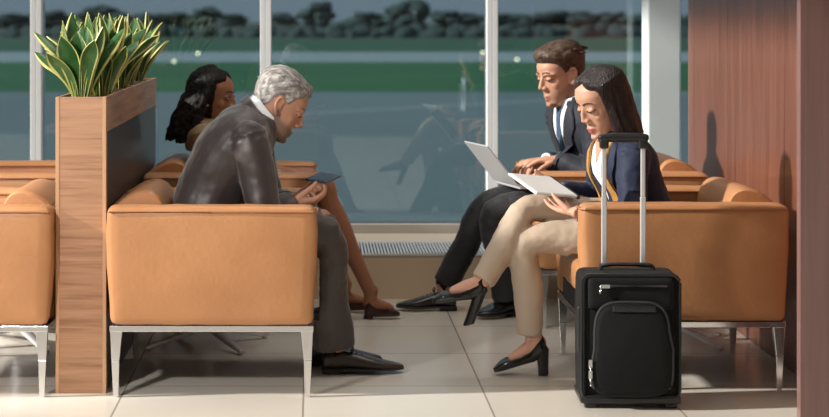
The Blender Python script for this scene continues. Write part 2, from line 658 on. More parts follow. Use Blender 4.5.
def long_hair(mtx, down, length, seed=0, wave=0.0, nl=64, cheek=.040, face_cut=.058, back=V((0, 0, 0)), part=.0, rad=.011, sides=(1, 1), th0=62):
    """scalp shell plus locks that fall from a parting"""
    g = G()
    rr = head_rings(n=96, fem=True)
    inv = mtx.inverted()
    ld = (inv.to_3x3() @ down).normalized()
    out = []
    for ring in rr:
        row = []
        for p in ring:
            zl = .084 - .45 * abs(p.y - part)
            if p.x < face_cut:
                zl = min(zl, .066) - (face_cut - p.x) * 7
            mask = sstep(-.004, .016, p.z - max(zl, -.10)) * sstep(0, .004, .0825 - p.x + max(0, p.z - .05) * 2)
            d = (p - V((-.005, 0, .0))).normalized()
            th = .013 + .004 * noise.noise(V((p.x * 30, p.y * 30, p.z * 12 + seed)))
            th *= 1 - .8 * sstep(.02, .06, p.x) * (1 - sstep(zl - .004, zl + .030, p.z))
            groove = .004 * math.exp(-((p.y - part) / .006) ** 2) * sstep(.02, .06, p.z) * sstep(-.04, 0, p.x)
            row.append(mtx @ (p + d * ((th - groove) * mask - .008 * (1 - mask))))
        out.append(row)
    g.loft(out)
    rnd = random.Random(seed)
    for i in range(nl):
        s = -1 if i % 2 else 1
        if not sides[0] and s < 0 and rnd.random() < .5:
            continue
        th = rnd.uniform(th0, 178)          # angle round the head from the face
        x = .080 * math.cos(R(th)) - .012
        y = s * .072 * math.sin(R(th))
        # along the scalp from the parting to ear height
        pts = []
        tw = V((x, y, 0))
        for k in range(5):
            e = R(8 + 82 * k / 4)
            q = V((-.008 + (tw.x + .008) * math.sin(e) * 1.12, tw.y * math.sin(e) * 1.14, .012 + .112 * math.cos(e)))
            pts.append(mtx @ q)
        L = length * rnd.uniform(.78, 1.05)
        q = pts[-1]
        side = (mtx.to_3x3() @ V((x * .3, y, 0))).normalized()
        ph = rnd.uniform(0, 6.28)
        for k in range(1, 6):
            t = k / 5
            off = side * (math.sin(ph + t * 7.5) * wave)
            off2 = (mtx.to_3x3() @ V((1, 0, 0))) * (math.cos(ph + t * 7.5) * wave)
            pts.append(q + down * (L * t) + back * (t ** 1.3) + off + off2 - side * (.012 * t))
        r0 = rad * rnd.uniform(.8, 1.2)
        g.tube(pts, [r0 * .8] * 3 + [r0] * 5 + [r0 * .75, r0 * .3], n=8, k=3)
    return g


def hand(g, wrist, d, palm, side, s=1.0, curl=(25, 35, 25), spread=5, thumb=(35, 20), thumb_curl=15):
    """side +1: thumb on d x palm side; palm is the direction the palm faces"""
    d = d.normalized()
    palm = (palm - d * palm.dot(d)).normalized()
    l = d.cross(palm).normalized() * side      # towards thumb
    w = V(wrist)
    kn = w + d * .088 * s
    g.rings([(w - d * .020 * s, l * .026 * s, palm * .019 * s), (w + d * .012 * s, l * .029 * s, palm * .017 * s), (w + d * .05 * s, l * .039 * s, palm * .0155 * s),
             (w + d * .082 * s, l * .041 * s, palm * .012 * s), (w + d * .096 * s, l * .036 * s, palm * .007 * s)], n=16, p=2.4, k=3)
    lens = [(.044, .026, .022), (.049, .030, .023), (.045, .027, .023), (.036, .021, .020)]
    for i in range(4):
        o = (1.5 - i) * .0205 * s
        base = kn + l * o - d * (.004 * s if i in (0, 2) else (.010 * s if i == 3 else 0))
        dd = (d * math.cos(R(spread * (1.5 - i))) + l * math.sin(R(spread * (1.5 - i)))).normalized()
        pts = [base - dd * .02 * s, base]
        a = 0
        p = base
        for j in range(3):
            a += curl[j] * (1 + .08 * i)
            p = p + (dd * math.cos(R(a)) + palm * math.sin(R(a))) * lens[i][j] * s
            pts.append(p)
        r = (.0092 if i < 3 else .0078) * s
        g.tube(pts, [r, r * 1.03, r * .95, r * .88, r * .72], n=10, k=3)
    # thumb leaves the side of the palm near its base
    tb = w + d * .022 * s + l * .024 * s + palm * .006 * s
    t1 = (d * math.cos(R(thumb[0])) + l * math.sin(R(thumb[0])) + palm * math.sin(R(thumb[1]))).normalized()
    t2 = (t1 + d * math.sin(R(thumb_curl)) + palm * math.sin(R(thumb_curl)) * .6).normalized()
    g.tube([tb - t1 * .01 * s, tb + t1 * .036 * s, tb + t1 * .036 * s + t2 * .030 * s, tb + t1 * .036 * s + t2 * .030 * s + (t2 + palm * .2).normalized() * .024 * s],
           [.0145 * s, .0115 * s, .0098 * s, .0078 * s], n=10, k=3)


def oxford(name, heel, toe, m, parent, off, width=.046, open_top=True, ankle=None):
    """laced low shoe from heel point to toe point on the ground"""
    heel, toe = V(heel), V(toe)
    d = (toe - heel)
    L = d.length
    d.normalize()
    up = V((0, 0, 1))
    up = (up - d * up.dot(d)).normalized()
    a = d.cross(up).normalized()
    u = G()
    # t along the shoe, half width, sole z, top z
    prof = [(-.005, .026, .014, .060), (.03, .034, .012, .078), (.14, .036, .014, .084), (.28, .036, .018, .080), (.42, .040, .016, .070), (.58, .047, .012, .058), (.74, .046, .012, .045),
            (.88, .036, .014, .036), (.97, .020, .016, .030), (1.0, .008, .018, .025)]
    spec = []
    for t, w, z0, z1 in prof:
        w *= width / .046
        spec.append((heel + d * (L * t) + up * ((z0 + z1) / 2), a * w, up * ((z1 - z0) / 2)))
    u.rings(spec, n=22, p=2.6, k=3)
    if ankle:
        pass
    up_me = remesh(u, .004, 3)
    o = link(name, shift(up_me, off), m, parent)
    if ankle:
        d2 = (V(ankle) - (heel + d * L * .16 + up * .05)).normalized()
        G().tube([heel + d * L * .16 + up * .05, V(ankle)], [.034, .034], n=16).obj('sock', M['sock'], o, off)
    s = G()
    sole = []
    for t, w, z0, z1 in prof:
        w = (w + .003) * width / .046
        sole.append((heel + d * (L * t) + up * (.0165 if t < .9 else .018), a * w, up * .0055))
    s.rings(sole, n=20, p=3, k=3)
    hs = [heel + d * (L * t) + up * .007 for t in (.0, .13, .26)]
    s.rings([(heel + d * (-.004) + up * .0085, a * .024, up * .0085), (heel + d * L * .05 + up * .0085, a * .035, up * .0085), (heel + d * L * .24 + up * .0085, a * .036, up * .0085),
             (heel + d * L * .27 + up * .0085, a * .030, up * .0085)], n=18, p=3, k=2)
    s.obj('shoe_sole', M['rubber'], o, off)
    lc = G()
    for t, z in ((.36, .078), (.42, .072), (.48, .066)):
        c = heel + d * (L * t) + up * z
        lc.tube([c - a * .022 - up * .004, c + up * .003, c + a * .022 - up * .004], .0024, n=6, k=3)
    c = heel + d * (L * .35) + up * .083
    lc.tube([c, c + a * .016 + up * .012, c + a * .024 + d * .01, c], .002, n=6, k=3)
    lc.tube([c, c - a * .016 + up * .012, c - a * .024 + d * .01, c], .002, n=6, k=3)
    lc.obj('shoelace', m, o, off)
    return o


def pump(name, heel, toe, hh, m, parent, off, bottom_heel=None, block=True, sc=1.0):
    """court shoe; heel = underside at the back of the foot, toe = tip, hh = heel height along up"""
    heel, toe = V(heel), V(toe)
    d = toe - heel
    L = d.length
    d.normalize()
    up = (V((0, 0, 1)) - d * d.z).normalized()
    a = d.cross(up).normalized()
    u = G()
    ns = 26
    rows = []
    for i in range(ns + 1):
        t = i / ns
        w = interp([(0, .020), (.08, .029), (.3, .029), (.5, .034), (.68, .041), (.82, .036), (.93, .024), (1, .008)], t) * sc
        # outside wall height; top opening between t=.08 and .66
        zt = interp([(0, .056), (.10, .050), (.3, .036), (.5, .026), (.66, .027), (.72, .030), (.85, .025), (1, .012)], t) * sc
        zs = interp([(0, .0), (.3, -.012), (.55, -.004), (.7, .0), (1, .004)], t)
        c = heel + d * (L * t) + up * zs
        ring = []
        # section: up the right wall, over the throat (sunk when open), down the left
        openf = 1 if .03 < t < .67 else 0
        sec = [(-.80, 0), (-1, .30), (-1.0, .7), (-.92, 1.0), (-.80, 1.0 if openf else 1.03), (-.70, .35 if openf else 1.06), (0, .2 if openf else 1.12), (.70, .35 if openf else 1.06), (.80, 1.0 if openf else 1.03),
               (.92, 1.0), (1.0, .7), (1, .30), (.80, 0), (0, -.04)]
        for x, z in sec:
            ring.append(c + a * (w * x) + up * (zt * z))
        rows.append(ring)
    u.loft(rows)
    o = u.obj(name, m, parent, off, angle=60)
    h = G()
    hb = V(bottom_heel) if bottom_heel is not None else heel - up * hh
    hd = (hb - heel)
    top = heel + d * .022
    bot = hb + d * .016
    h.rings([(top + up * .006, a * .024 * sc, d * .026), (top.lerp(bot, .35), a * .021 * sc, d * .021), (bot, a * .021 * sc, d * .019)], n=18, p=3, k=3)
    h.obj('shoe_heel', m, o, off)
    return o


# ------------------------------------------------------------------ person
SEAT_TOP = .432


def limb_body(g, pts, rad):
    g.tube(pts, rad, n=16, k=4)


class Person:
    """pose in world space; body is one skin, clothes are children"""

    def __init__(self, q):
        self.q = q
        q.setdefault('hs', 1.0)
        self.face = V((math.cos(R(q['tyaw'])), math.sin(R(q['tyaw'])), 0))
        self.left = V((-self.face.y, self.face.x, 0))
        self.off = V(q['base'])
        self.hm = Matrix.Translation(q['head']) @ rot_head(*q['hrot']) @ Matrix.Scale(q['hs'], 4)

    def torso(self, g, grow=0.0, skip_hip=False):
        q = self.q
        spec = []
        sp = q['spine']
        for i, (c, w, dp) in enumerate(sp):
            c = V(c)
            t = V(sp[min(i + 1, len(sp) - 1)][0]) - V(sp[max(i - 1, 0)][0])
            f = (self.face - t.normalized() * self.face.dot(t.normalized())).normalized()
            spec.append((c, self.left * (w + grow), f * (dp + grow)))
        g.rings(spec, n=28, p=2.35, k=4)

    def arm_pts(self, s, upto='wrist'):
        a = self.q['arms'][s]
        return [V(a['sh']), V(a['el']), V(a['wr'])]

    def body(self, name, m, voxel=.0042):
        q = self.q
        g = G()
        h = G()
        add_head(h, q.get('fem', False))
        h.xf(self.hm)
        g.v += h.v
        n0 = len(g.v) - len(h.v)
        g.f += [tuple(n0 + i for i in f) for f in h.f]
        g.m += h.m
        nb = V(q['neck'])
        ht = self.hm @ V((-.022, 0, -.045))
        nr = q.get('neck_r', .056)
        g.tube([nb - (ht - nb) * .25, nb, nb.lerp(ht, .6), ht], [nr * 1.05, nr * 1.03, nr, nr], n=20)
        self.torso(g, -.012)
        for s in ('near', 'far'):
            A = q['arms'][s]
            k = q.get('arm_k', 1.0)
            p = self.arm_pts(s)
            limb_body(g, [p[0] + (V(q['neck']) - p[0]) * .35, p[0], p[0].lerp(p[1], .5), p[1], p[1].lerp(p[2], .4), p[2]], [.046 * k, .050 * k, .044 * k, .038 * k, .036 * k, .026 * k])
            hd = A['hand']
            hand(g, p[2], V(hd['d']), V(hd['palm']), hd['side'], hd.get('s', 1.0), hd.get('curl', (25, 35, 25)), hd.get('spread', 4), hd.get('thumb', (35, 20)), hd.get('tc', 15))
        for s in ('near', 'far'):
            Lg = q['legs'][s]
            k = q.get('leg_k', 1.0)
            hp, kn, an = V(Lg['hip']), V(Lg['knee']), V(Lg['ankle'])
            limb_body(g, [hp, hp.lerp(kn, .5), kn, kn.lerp(an, .16), kn.lerp(an, .35), kn.lerp(an, .7), an], [.078 * k, .070 * k, .054 * k, .050 * k, .053 * k, .037 * k, .031 * k])
            ft = Lg['foot']
            limb_body(g, [an + V((0, 0, .01)), an.lerp(V(ft[0]), .75), V(ft[0])], [.030, .026, .026])
            if q.get('fem'):
                limb_body(g, [V(ft[0]), V(ft[0]).lerp(V(ft[1]), .5), V(ft[1])], [.026, .026, .018])
                limb_body(g, [an, V(ft[0]).lerp(V(ft[1]), .62)], [.026, .024])
            else:
                limb_body(g, [V(ft[0]), V(ft[0]).lerp(V(ft[1]), .6)], [.022, .014])
        me = remesh(g, voxel, 3)
        self.fit(me)
        inv = self.hm.inverted()
        st = me.attributes.new('stubble', 'FLOAT', 'POINT')
        lp = me.attributes.new('lip', 'FLOAT', 'POINT')
        amt = q.get('stubble', 0)
        for i, v in enumerate(me.vertices):
            if (v.co - V(q['head'])).length > .2:
                continue
            p = inv @ v.co
            if amt and p.x > -.03:
                edge = interp([(-.02, .0), (.01, -.02), (.03, -.045), (.06, -.052), (.1, -.050)], p.x)
                f = sstep(.008, -.012, p.z - edge) * sstep(-.145, -.12, p.z) * sstep(-.02, .005, p.x)
                st.data[i].value = amt * f
            if p.x > .070 and abs(p.y) < .024:
                zt = -.0625 - abs(p.y) * .30
                zb = -.0875 + abs(p.y) * .45
                lp.data[i].value = sstep(.002, -.002, p.z - zt) * sstep(-.002, .002, p.z - zb) * q.get('lipk', .55) * sstep(.073, .081, p.x)
        self.tree = bvh_of(me)
        o = link(name, shift(me, self.off), m)
        o.location = self.off
        self.o = o
        return o

    def fit(self, me):
        """rest on the seat, keep off chair arms and floor"""
        q = self.q
        x0, x1, y0, y1, xb, sgn = q['chair']
        lap = q.get('lap')
        for v in me.vertices:
            c = v.co
            fx = x1 if sgn > 0 else x0
            if .20 < c.z < SEAT_TOP and -.001 < (fx - c.x) * sgn < min(.12, max(SEAT_TOP - c.z, .0)):
                c.x = fx + sgn * .003
            if lap and lap[0] < c.x < lap[1] and lap[2] < c.y < lap[3] and lap[4] < c.z < lap[4] + .035:
                c.z = lap[4]
            if c.z < .62 and x0 < c.x < x1 and c.z < SEAT_TOP and c.z > .30:
                c.z = SEAT_TOP + (c.z - SEAT_TOP) * .01
            if c.z > .30 and c.z < .66 and x0 < c.x < x1:
                c.y = max(y0, min(y1, c.y))
            if c.z < .70 and (c.x - xb) * sgn < 0:
                c.x = xb
            if c.z < .004:
                c.z = .004

    def child(self, name, g, m, **k):
        return g.obj(name, m, self.o, self.off, **k)

    def cloth(self, name, g, m, voxel=.006, it=5, disp=((.07, .010), (.03, .004))):
        me = remesh(g, voxel, it, disp=disp)
        self.fit(me)
        t = bvh_of(me)
        o = link(name, shift(me, self.off), m, self.o)
        return o, t

    def tuck(self, *trees):
        q = self.q
        keep = [(V(q['head']), .14)] + [(V(q['arms'][k]['wr']), .045) for k in q['arms']] + [(V(q['legs'][k]['ankle']), q.get('ank', .05)) for k in q['legs']]
        hands = [(V(q['arms'][k]['wr']), V(q['arms'][k]['hand']['d']).normalized()) for k in q['arms']]
        feet = [V(q['legs'][k]['foot'][1]) for k in q['legs']] + [V(q['legs'][k]['foot'][0]) for k in q['legs']]
        for v in self.o.data.vertices:
            w = v.co + self.off
            if any((w - c).length < r for c, r in keep) or any((w - c).length < .09 for c in feet):
                continue
            if any((w - c).length < .22 and (w - c).dot(d) > 0 and w.z > c.z - .045 for c, d in hands):
                continue
            for t in trees:
                loc, n, i, dist = t.find_nearest(w, .05)
                if loc is not None and (w - loc).dot(n) > -.005:
                    w = loc - n * .006
            v.co = w - self.off

    def features(self, hair, eyes='down', brow=1.0):
        """brows, eyes or lowered lids laid on the face"""
        rd = (self.hm.to_3x3() @ V((-1, 0, 0))).normalized()
        for s in (-1, 1):
            rows = []
            for k, dz in enumerate((.0035, 0, -.0035)):
                row = []
                for j in range(9):
                    t = j / 8
                    y = .011 + .036 * t
                    z = .0235 + .008 * math.sin(t * 2.2) - .006 * t * t + dz * brow * (1.1 - .7 * t)
                    row.append(self.hm @ V((.20, s * y, z)))
                rows.append(row)
            g = patch(self.tree, rows, rd, .0, .0025)
            self.child('eyebrow', g, hair)
            if eyes == 'open':
                rows = []
                for k in range(5):
                    row = []
                    for j in range(9):
                        t = j / 8
                        h = math.sin(math.pi * t) ** .7 * .0055 + .0004
                        row.append(self.hm @ V((.2, s * (.018 + .026 * t), .0025 + h * (1 - k / 2))))
                    rows.append(row)
                self.child('eye', patch(self.tree, rows, rd, 0, .001), M['eye_white'])
                rows = []
                for k in range(5):
                    row = []
                    for j in range(7):
                        t = j / 6
                        h = math.sqrt(max(0, 1 - (2 * t - 1) ** 2)) * .0052 + .0002
                        row.append(self.hm @ V((.2, s * (.0265 + .0105 * t), .003 + h * (1 - k / 2))))
                    rows.append(row)
                self.child('iris', patch(self.tree, rows, rd, .0006, .001), M['iris'])
            rows = []
            for k, dz in enumerate((.0018, -.0018)):
                row = []
                for j in range(9):
                    t = j / 8
                    bow = math.sin(math.pi * t) * .005
                    z = (.0035 + bow) if eyes == 'open' else (-.001 - bow * .8)
                    row.append(self.hm @ V((.2, s * (.016 + .030 * t), z + dz)))
                rows.append(row)
            self.child('eyelashes', patch(self.tree, rows, rd, .0022, .0015), M['lash'])
            
    def nostril(self):
        pass


def sleeve(g, p, k=1.0, cuff=.038, sh=.062):
    g.tube([p[0] + (p[0] - p[1]) * .06, p[0].lerp(p[1], .45), p[1], p[1].lerp(p[2], .45), p[2]], [sh * k, .060 * k, .053 * k, .048 * k, cuff * k], n=18, k=4, cap=False)


def trousers_leg(g, hp, kn, an, hem, k=1.0, th=.086, kr=.066):
    g.tube([hp, hp.lerp(kn, .5), kn, kn.lerp(an, .5), an], [th * k, .080 * k, kr * k, .062 * k, hem], n=18, k=4, cap=False)


# ================================================================== the place
def build_room():
    # floor tiles
    m = mat('beige_tiles', (.60, .55, .47), .24, spec=.4)
    nt = m.node_tree
    b = nt.nodes['Principled BSDF']
    tc = nt.nodes.new('ShaderNodeTexCoord')
    mp = nt.nodes.new('ShaderNodeMapping')
    mp.inputs['Location'].default_value = (-.562 + .6 * 20, -6.20 + .6 * 20, 0)
    nt.links.new(tc.outputs['Object'], mp.inputs[0])
    br = nt.nodes.new('ShaderNodeTexBrick')
    br.offset = 0
    br.inputs['Scale'].default_value = 1
    br.inputs['Brick Width'].default_value = .6
    br.inputs['Row Height'].default_value = .6
    br.inputs['Mortar Size'].default_value = .0035
    br.inputs['Mortar Smooth'].default_value = .2
    br.inputs['Color1'].default_value = (.74, .695, .615, 1)
    br.inputs['Color2'].default_value = (.68, .635, .56, 1)
    br.inputs['Mortar'].default_value = (.34, .30, .25, 1)
    nt.links.new(mp.outputs[0], br.inputs['Vector'])
    n = nt.nodes.new('ShaderNodeTexNoise')
    n.inputs['Scale'].default_value = 3
    n.inputs['Detail'].default_value = 8
    mx = nt.nodes.new('ShaderNodeMix')
    mx.data_type = 'RGBA'
    mx.blend_type = 'MULTIPLY'
    mx.inputs[0].default_value = .25
    nt.links.new(br.outputs['Color'], mx.inputs[6])
    nt.links.new(n.outputs['Color'], mx.inputs[7])
    nt.links.new(tc.outputs['Object'], n.inputs['Vector'])
    rp = nt.nodes.new('ShaderNodeValToRGB')
    rp.color_ramp.elements[0].color = (.75, .75, .75, 1)
    rp.color_ramp.elements[1].color = (1, 1, 1, 1)
    nt.links.new(n.outputs['Fac'], rp.inputs[0])
    nt.links.new(rp.outputs[0], mx.inputs[7])
    nt.links.new(mx.outputs[2], b.inputs['Base Color'])
    struct(G().box((-7, -2, -.12), (6, 8.11, 0)).obj('floor', m, smooth=False))
    struct(G().box((-1.9, -2, 3.0), (6, 9.1, 3.12)).obj('ceiling', M['ceiling'], smooth=False))
    struct(G().box((-7, -2.12, 0), (6, -2, 3.0)).obj('wall_back', M['plaster'], smooth=False))
    struct(G().box((3.2, -2, 0), (3.32, 5.56, 3.0)).obj('wall_unseen', M['plaster'], smooth=False))  # added out of view, keeps world light off the right side
    # low plinth with a convector grille on top, under the glass
    struct(G().box((-7, 8.11, -.12), (6, 9.10, .183)).obj('wall_plinth', M['sill_wall'], smooth=False))
    gr = G()
    gr.box((-7, 8.11, .183), (6, 8.16, .194))
    gr.box((-7, 8.62, .183), (6, 8.93, .194))
    struct(gr.obj('trim_1', M['sill'], smooth=False, bevel=.002))
    # the grille in the plinth top
    root = thing('floor_convector', 'long slatted metal convector grille below the window', 'heating grille', (0, 8.39, .183))
    f = G()
    f.box((-4, -.225, .0005), (4, -.212, .011)).box((-4, .212, .0005), (4, .225, .011))
    f.obj('grille_frame', M['grille'], root, smooth=False)
    G().box((-4, -.212, .0004), (4, .212, .002)).obj('grille_tray', M['dark'], root, smooth=False)
    s = G()
    x = -1.6
    while x < 2.2:
        s.box((x, -.212, .002), (x + .0065, .212, .0105))
        x += .0145
    s.obj('grille_slats', M['grille'], root, smooth=False)
    # window bays
    edges = [-2.47, -1.363, -.241, .866, 1.975, 3.08]
    gm = bpy.data.materials.new('tinted_glass')
    gm.use_nodes = True
    nt = gm.node_tree
    nt.nodes.clear()
    out = nt.nodes.new('ShaderNodeOutputMaterial')
    tr = nt.nodes.new('ShaderNodeBsdfTransparent')
    tr.inputs[0].default_value = (.69, .78, .80, 1)
    gl = nt.nodes.new('ShaderNodeBsdfGlossy')
    gl.inputs['Roughness'].default_value = 0
    gl.inputs['Color'].default_value = (1, 1, 1, 1)
    fr = nt.nodes.new('ShaderNodeFresnel')
    fr.inputs['IOR'].default_value = 1.52
    mu = nt.nodes.new('ShaderNodeMath')
    mu.operation = 'MULTIPLY'
    mu.inputs[1].default_value = 1.75
    mx = nt.nodes.new('ShaderNodeMixShader')
    nt.links.new(fr.outputs[0], mu.inputs[0])
    nt.links.new(mu.outputs[0], mx.inputs[0])
    nt.links.new(tr.outputs[0], mx.inputs[1])
    nt.links.new(gl.outputs[0], mx.inputs[2])
    nt.links.new(mx.outputs[0], out.inputs[0])
    for i, (a, c) in enumerate(zip(edges, edges[1:])):
        w = G()
        for x0, x1 in ((a, a + .027), (c - .027, c)):
            w.box((x0, 8.93, .238), (x1, 9.06, 2.95))
        w.mi = 1
        w.box((a, 8.93, .183), (c, 9.06, .238))
        w.mi = 0
        w.box((a, 8.93, 2.95), (c, 9.06, 3.0))
        o = struct(w.obj('window_%d' % (i + 1), [M['frame_white'], M['rail_grey']], smooth=False, bevel=.003))
        p = G().box((a + .027, 8.985, .238), (c - .027, 8.999, 2.95)).obj('pane', gm, o, smooth=False)
    # added pale column, wood partition on the right and its end panel
    struct(G().box((1.580, 8.70, .183), (1.742, 8.86, 3.0)).obj('reflection_column', M['glass_reflection'], smooth=False, bevel=.01))  # solid upright added to imitate a pale reflection in the glass
    wr = G()
    xs = 1.68
    for y0, y1 in ((5.70, 6.55), (6.553, 7.45), (7.453, 8.105)):
        wr.box((xs, y0, 0), (xs + .16, y1, 3.0))
    wr.box((xs, 8.105, .2), (xs + .16, 8.24, 3.0))
    struct(wr.obj('wall_right', M['wall_wood'], smooth=False, bevel=.0015))
    struct(G().box((1.474, 5.56, 0), (2.6, 5.60, 3.0)).obj('trim_2', M['panel_wood'], smooth=False, bevel=.002))
    struct(G().box((1.64, 5.60, 0), (1.70, 5.70, 3.0)).obj('gap_shade', M['dark'], smooth=False))  # near-black filler, shade between panel and partition put into its colour


# ------------------------------------------------------------------ armchair
def make_chair():
    t = thing('armchair', '', 'armchair')
    L, W = .345, .36

    def seam(g, pts, r=.0042):
        g.mi = 1
        g.tube(pts, r, n=6, smooth=False)
        g.mi = 0
    for s in (-1, 1):
        g = G()
        g.soft((-L, s * .36 if s < 0 else .245, .236), (L, -.245 if s < 0 else .36, .625), .024, (.004, .010, .004), n=18, wr=.0035, seed=s * 3)
        for v in g.v:
            v.x *= .965 + .035 * sstep(.23, .50, v.z)
        z, o = .615, .003
        y0, y1 = (-.36, -.245) if s < 0 else (.245, .36)
        lp = [V((-L + .01, y0 - o, z - .004)), V((0, y0 - o, z - .004)), V((L - .01, y0 - o, z - .004)), V((L + o, y0 + .012, z - .004)), V((L + o, y1 - .012, z - .004)), V((L - .01, y1 + o, z - .004)), V((-L + .01, y1 + o, z - .004))]
        seam(g, lp, .0038)
        g.obj('arm', [M['leather'], M['leather_seam']], t)
    g = G()
    g.soft((-L + .002, -.242, .236), (-L + .10, .242, .619), .024, (.001, 0, .004), n=14, wr=.003)
    seam(g, [V((-L, -.24, .609)), V((-L, .24, .609))], .0038)
    g.obj('backrest', [M['leather'], M['leather_seam']], t)
    g = G()
    prof = [(.085, .43), (.05, .54), (.012, .604), (.030, .632), (.065, .656), (.100, .668), (.132, .668), (.160, .652), (.180, .615), (.188, .56), (.186, .50), (.180, .44), (.165, .43)]
    pr = smooth_path(prof, 4)
    cx, cz = .12, .56
    rr = []
    for y, k in ((-.2395, .80), (-.238, .92), (-.230, .98), (-.21, 1), (-.1, 1.004), (0, 1.006), (.1, 1.004), (.21, 1), (.230, .98), (.238, .92), (.2395, .80)):
        rr.append([V((-L + cx + (x - cx) * k, y, cz + (z - cz) * k + .0025 * noise.noise(V((x * 9, y * 13, z * 9))))) for x, z in pr])
    g.loft(rr)
    g.obj('back_cushion', M['leather'], t)
    g = G()
    g.soft((-L + .105, -.240, .300), (L - .004, .2395, .420), .034, (.004, 0, .004), n=16, wr=.004, seed=9)
    g.obj('seat_cushion', M['leather'], t)
    G().box((-L + .02, -.35, .232), (L - .02, .35, .300)).obj('seat_base', M['underside'], t, smooth=False)
    g = G()
    for a, b in (((-L + .01, -.352), (L - .01, -.328)), ((-L + .01, .328), (L - .01, .352)), ((-L + .01, -.328), (-L + .034, .328)), ((L - .034, -.328), (L - .01, .328))):
        g.box((a[0], a[1], .216), (b[0], b[1], .2355))
    g.obj('base_rail', M['chrome'], t, smooth=False, bevel=.002)
    for sx in (-1, 1):
        for sy in (-1, 1):
            g = G()
            xo, yo = sx * (L - .012), sy * .350
            top = [V((xo, yo, .222)), V((xo - sx * .040, yo, .222)), V((xo - sx * .040, yo - sy * .026, .222)), V((xo, yo - sy * .026, .222))]
            mid = [p + V((-sx * .004 if i in (0, 3) else sx * .010, 0, -.10)) for i, p in enumerate(top)]
            bot = [V((xo - sx * .010, yo - sy * .002, .0)), V((xo - sx * .027, yo - sy * .002, .0)), V((xo - sx * .027, yo - sy * .018, .0)), V((xo - sx * .010, yo - sy * .018, .0))]
            if sx * sy < 0:
                top, mid, bot = top[::-1], mid[::-1], bot[::-1]
            g.hexa(bot, mid)
            g.hexa(mid, top)
            lg = g.obj('leg', M['chrome'], t, smooth=False, bevel=.002)
    return t


def make_table():
    t = thing('side_table', '', 'table')
    G().lathe([(.005, .425), (.245, .425), (.25, .43), (.25, .442), (.245, .447), (.005, .447)]).obj('tabletop', M['smoked'], t)
    G().lathe([(.004, .06), (.024, .06), (.022, .10), (.02, .405), (.09, .42), (.09, .425), (.004, .425)], n=20).obj('pole', M['brushed'], t)
    for k in range(4):
        a = R(32 + 90 * k)
        d = V((math.cos(a), math.sin(a), 0))
        n = V((-d.y, d.x, 0))
        g = G()
        g.rings([(d * .0 + V((0, 0, .075)), n * .020, V((0, 0, .016))), (d * .10 + V((0, 0, .050)), n * .017, V((0, 0, .012))), (d * .24 + V((0, 0, .016)), n * .012, V((0, 0, .008))), (d * .265 + V((0, 0, .010)), n * .010, V((0, 0, .006)))], n=14, p=3, k=4)
        g.tube([d * .25, d * .25 + V((0, 0, .008))], .010, n=10)
        for i, p in enumerate(g.v):
            p.z = max(p.z, .001)
        g.obj('foot', M['brushed'], t)
    return t


def build_furniture():
    c0 = make_chair()
    spots = [
        (-.3400, 6.36, 0, 'tan leather armchair with the grey-haired man, beside the wooden planter'),
        (-.3400, 7.61, 0, 'tan leather armchair by the window holding the woman with black curly hair'),
        (1.232, 6.44, math.pi, 'tan leather armchair behind the black suitcase, seating the woman in beige trousers'),
        (1.232, 7.68, math.pi, 'tan leather armchair by the window holding the man with the laptop'),
        (-1.212, 6.36, math.pi, 'empty tan leather armchair left of the planter, nearer one, partly out of view'),
        (-1.212, 7.61, math.pi, 'empty tan leather armchair left of the planter, farther one beside the window'),
    ]
    for i, (x, y, r, lb) in enumerate(spots):
        o = c0 if i == 0 else copy_tree(c0)
        o.location = (x, y, 0)
        o.rotation_euler = (0, 0, r)
        tag(o, lb, 'armchair', 'tan leather lounge armchairs')
    t0 = make_table()
    for i, (x, y, lb) in enumerate([(-.41, 6.985, 'star-footed metal side table seen under the grey-haired man\'s armchair'),
                                    (1.38, 7.06, 'star-footed metal side table seen under the armchair behind the suitcase'),
                                    (-1.13, 6.985, 'star-footed metal side table left of the wooden planter')]):
        o = t0 if i == 0 else copy_tree(t0)
        o.location = (x, y, 0)
        tag(o, lb, 'table', 'star-footed side tables')


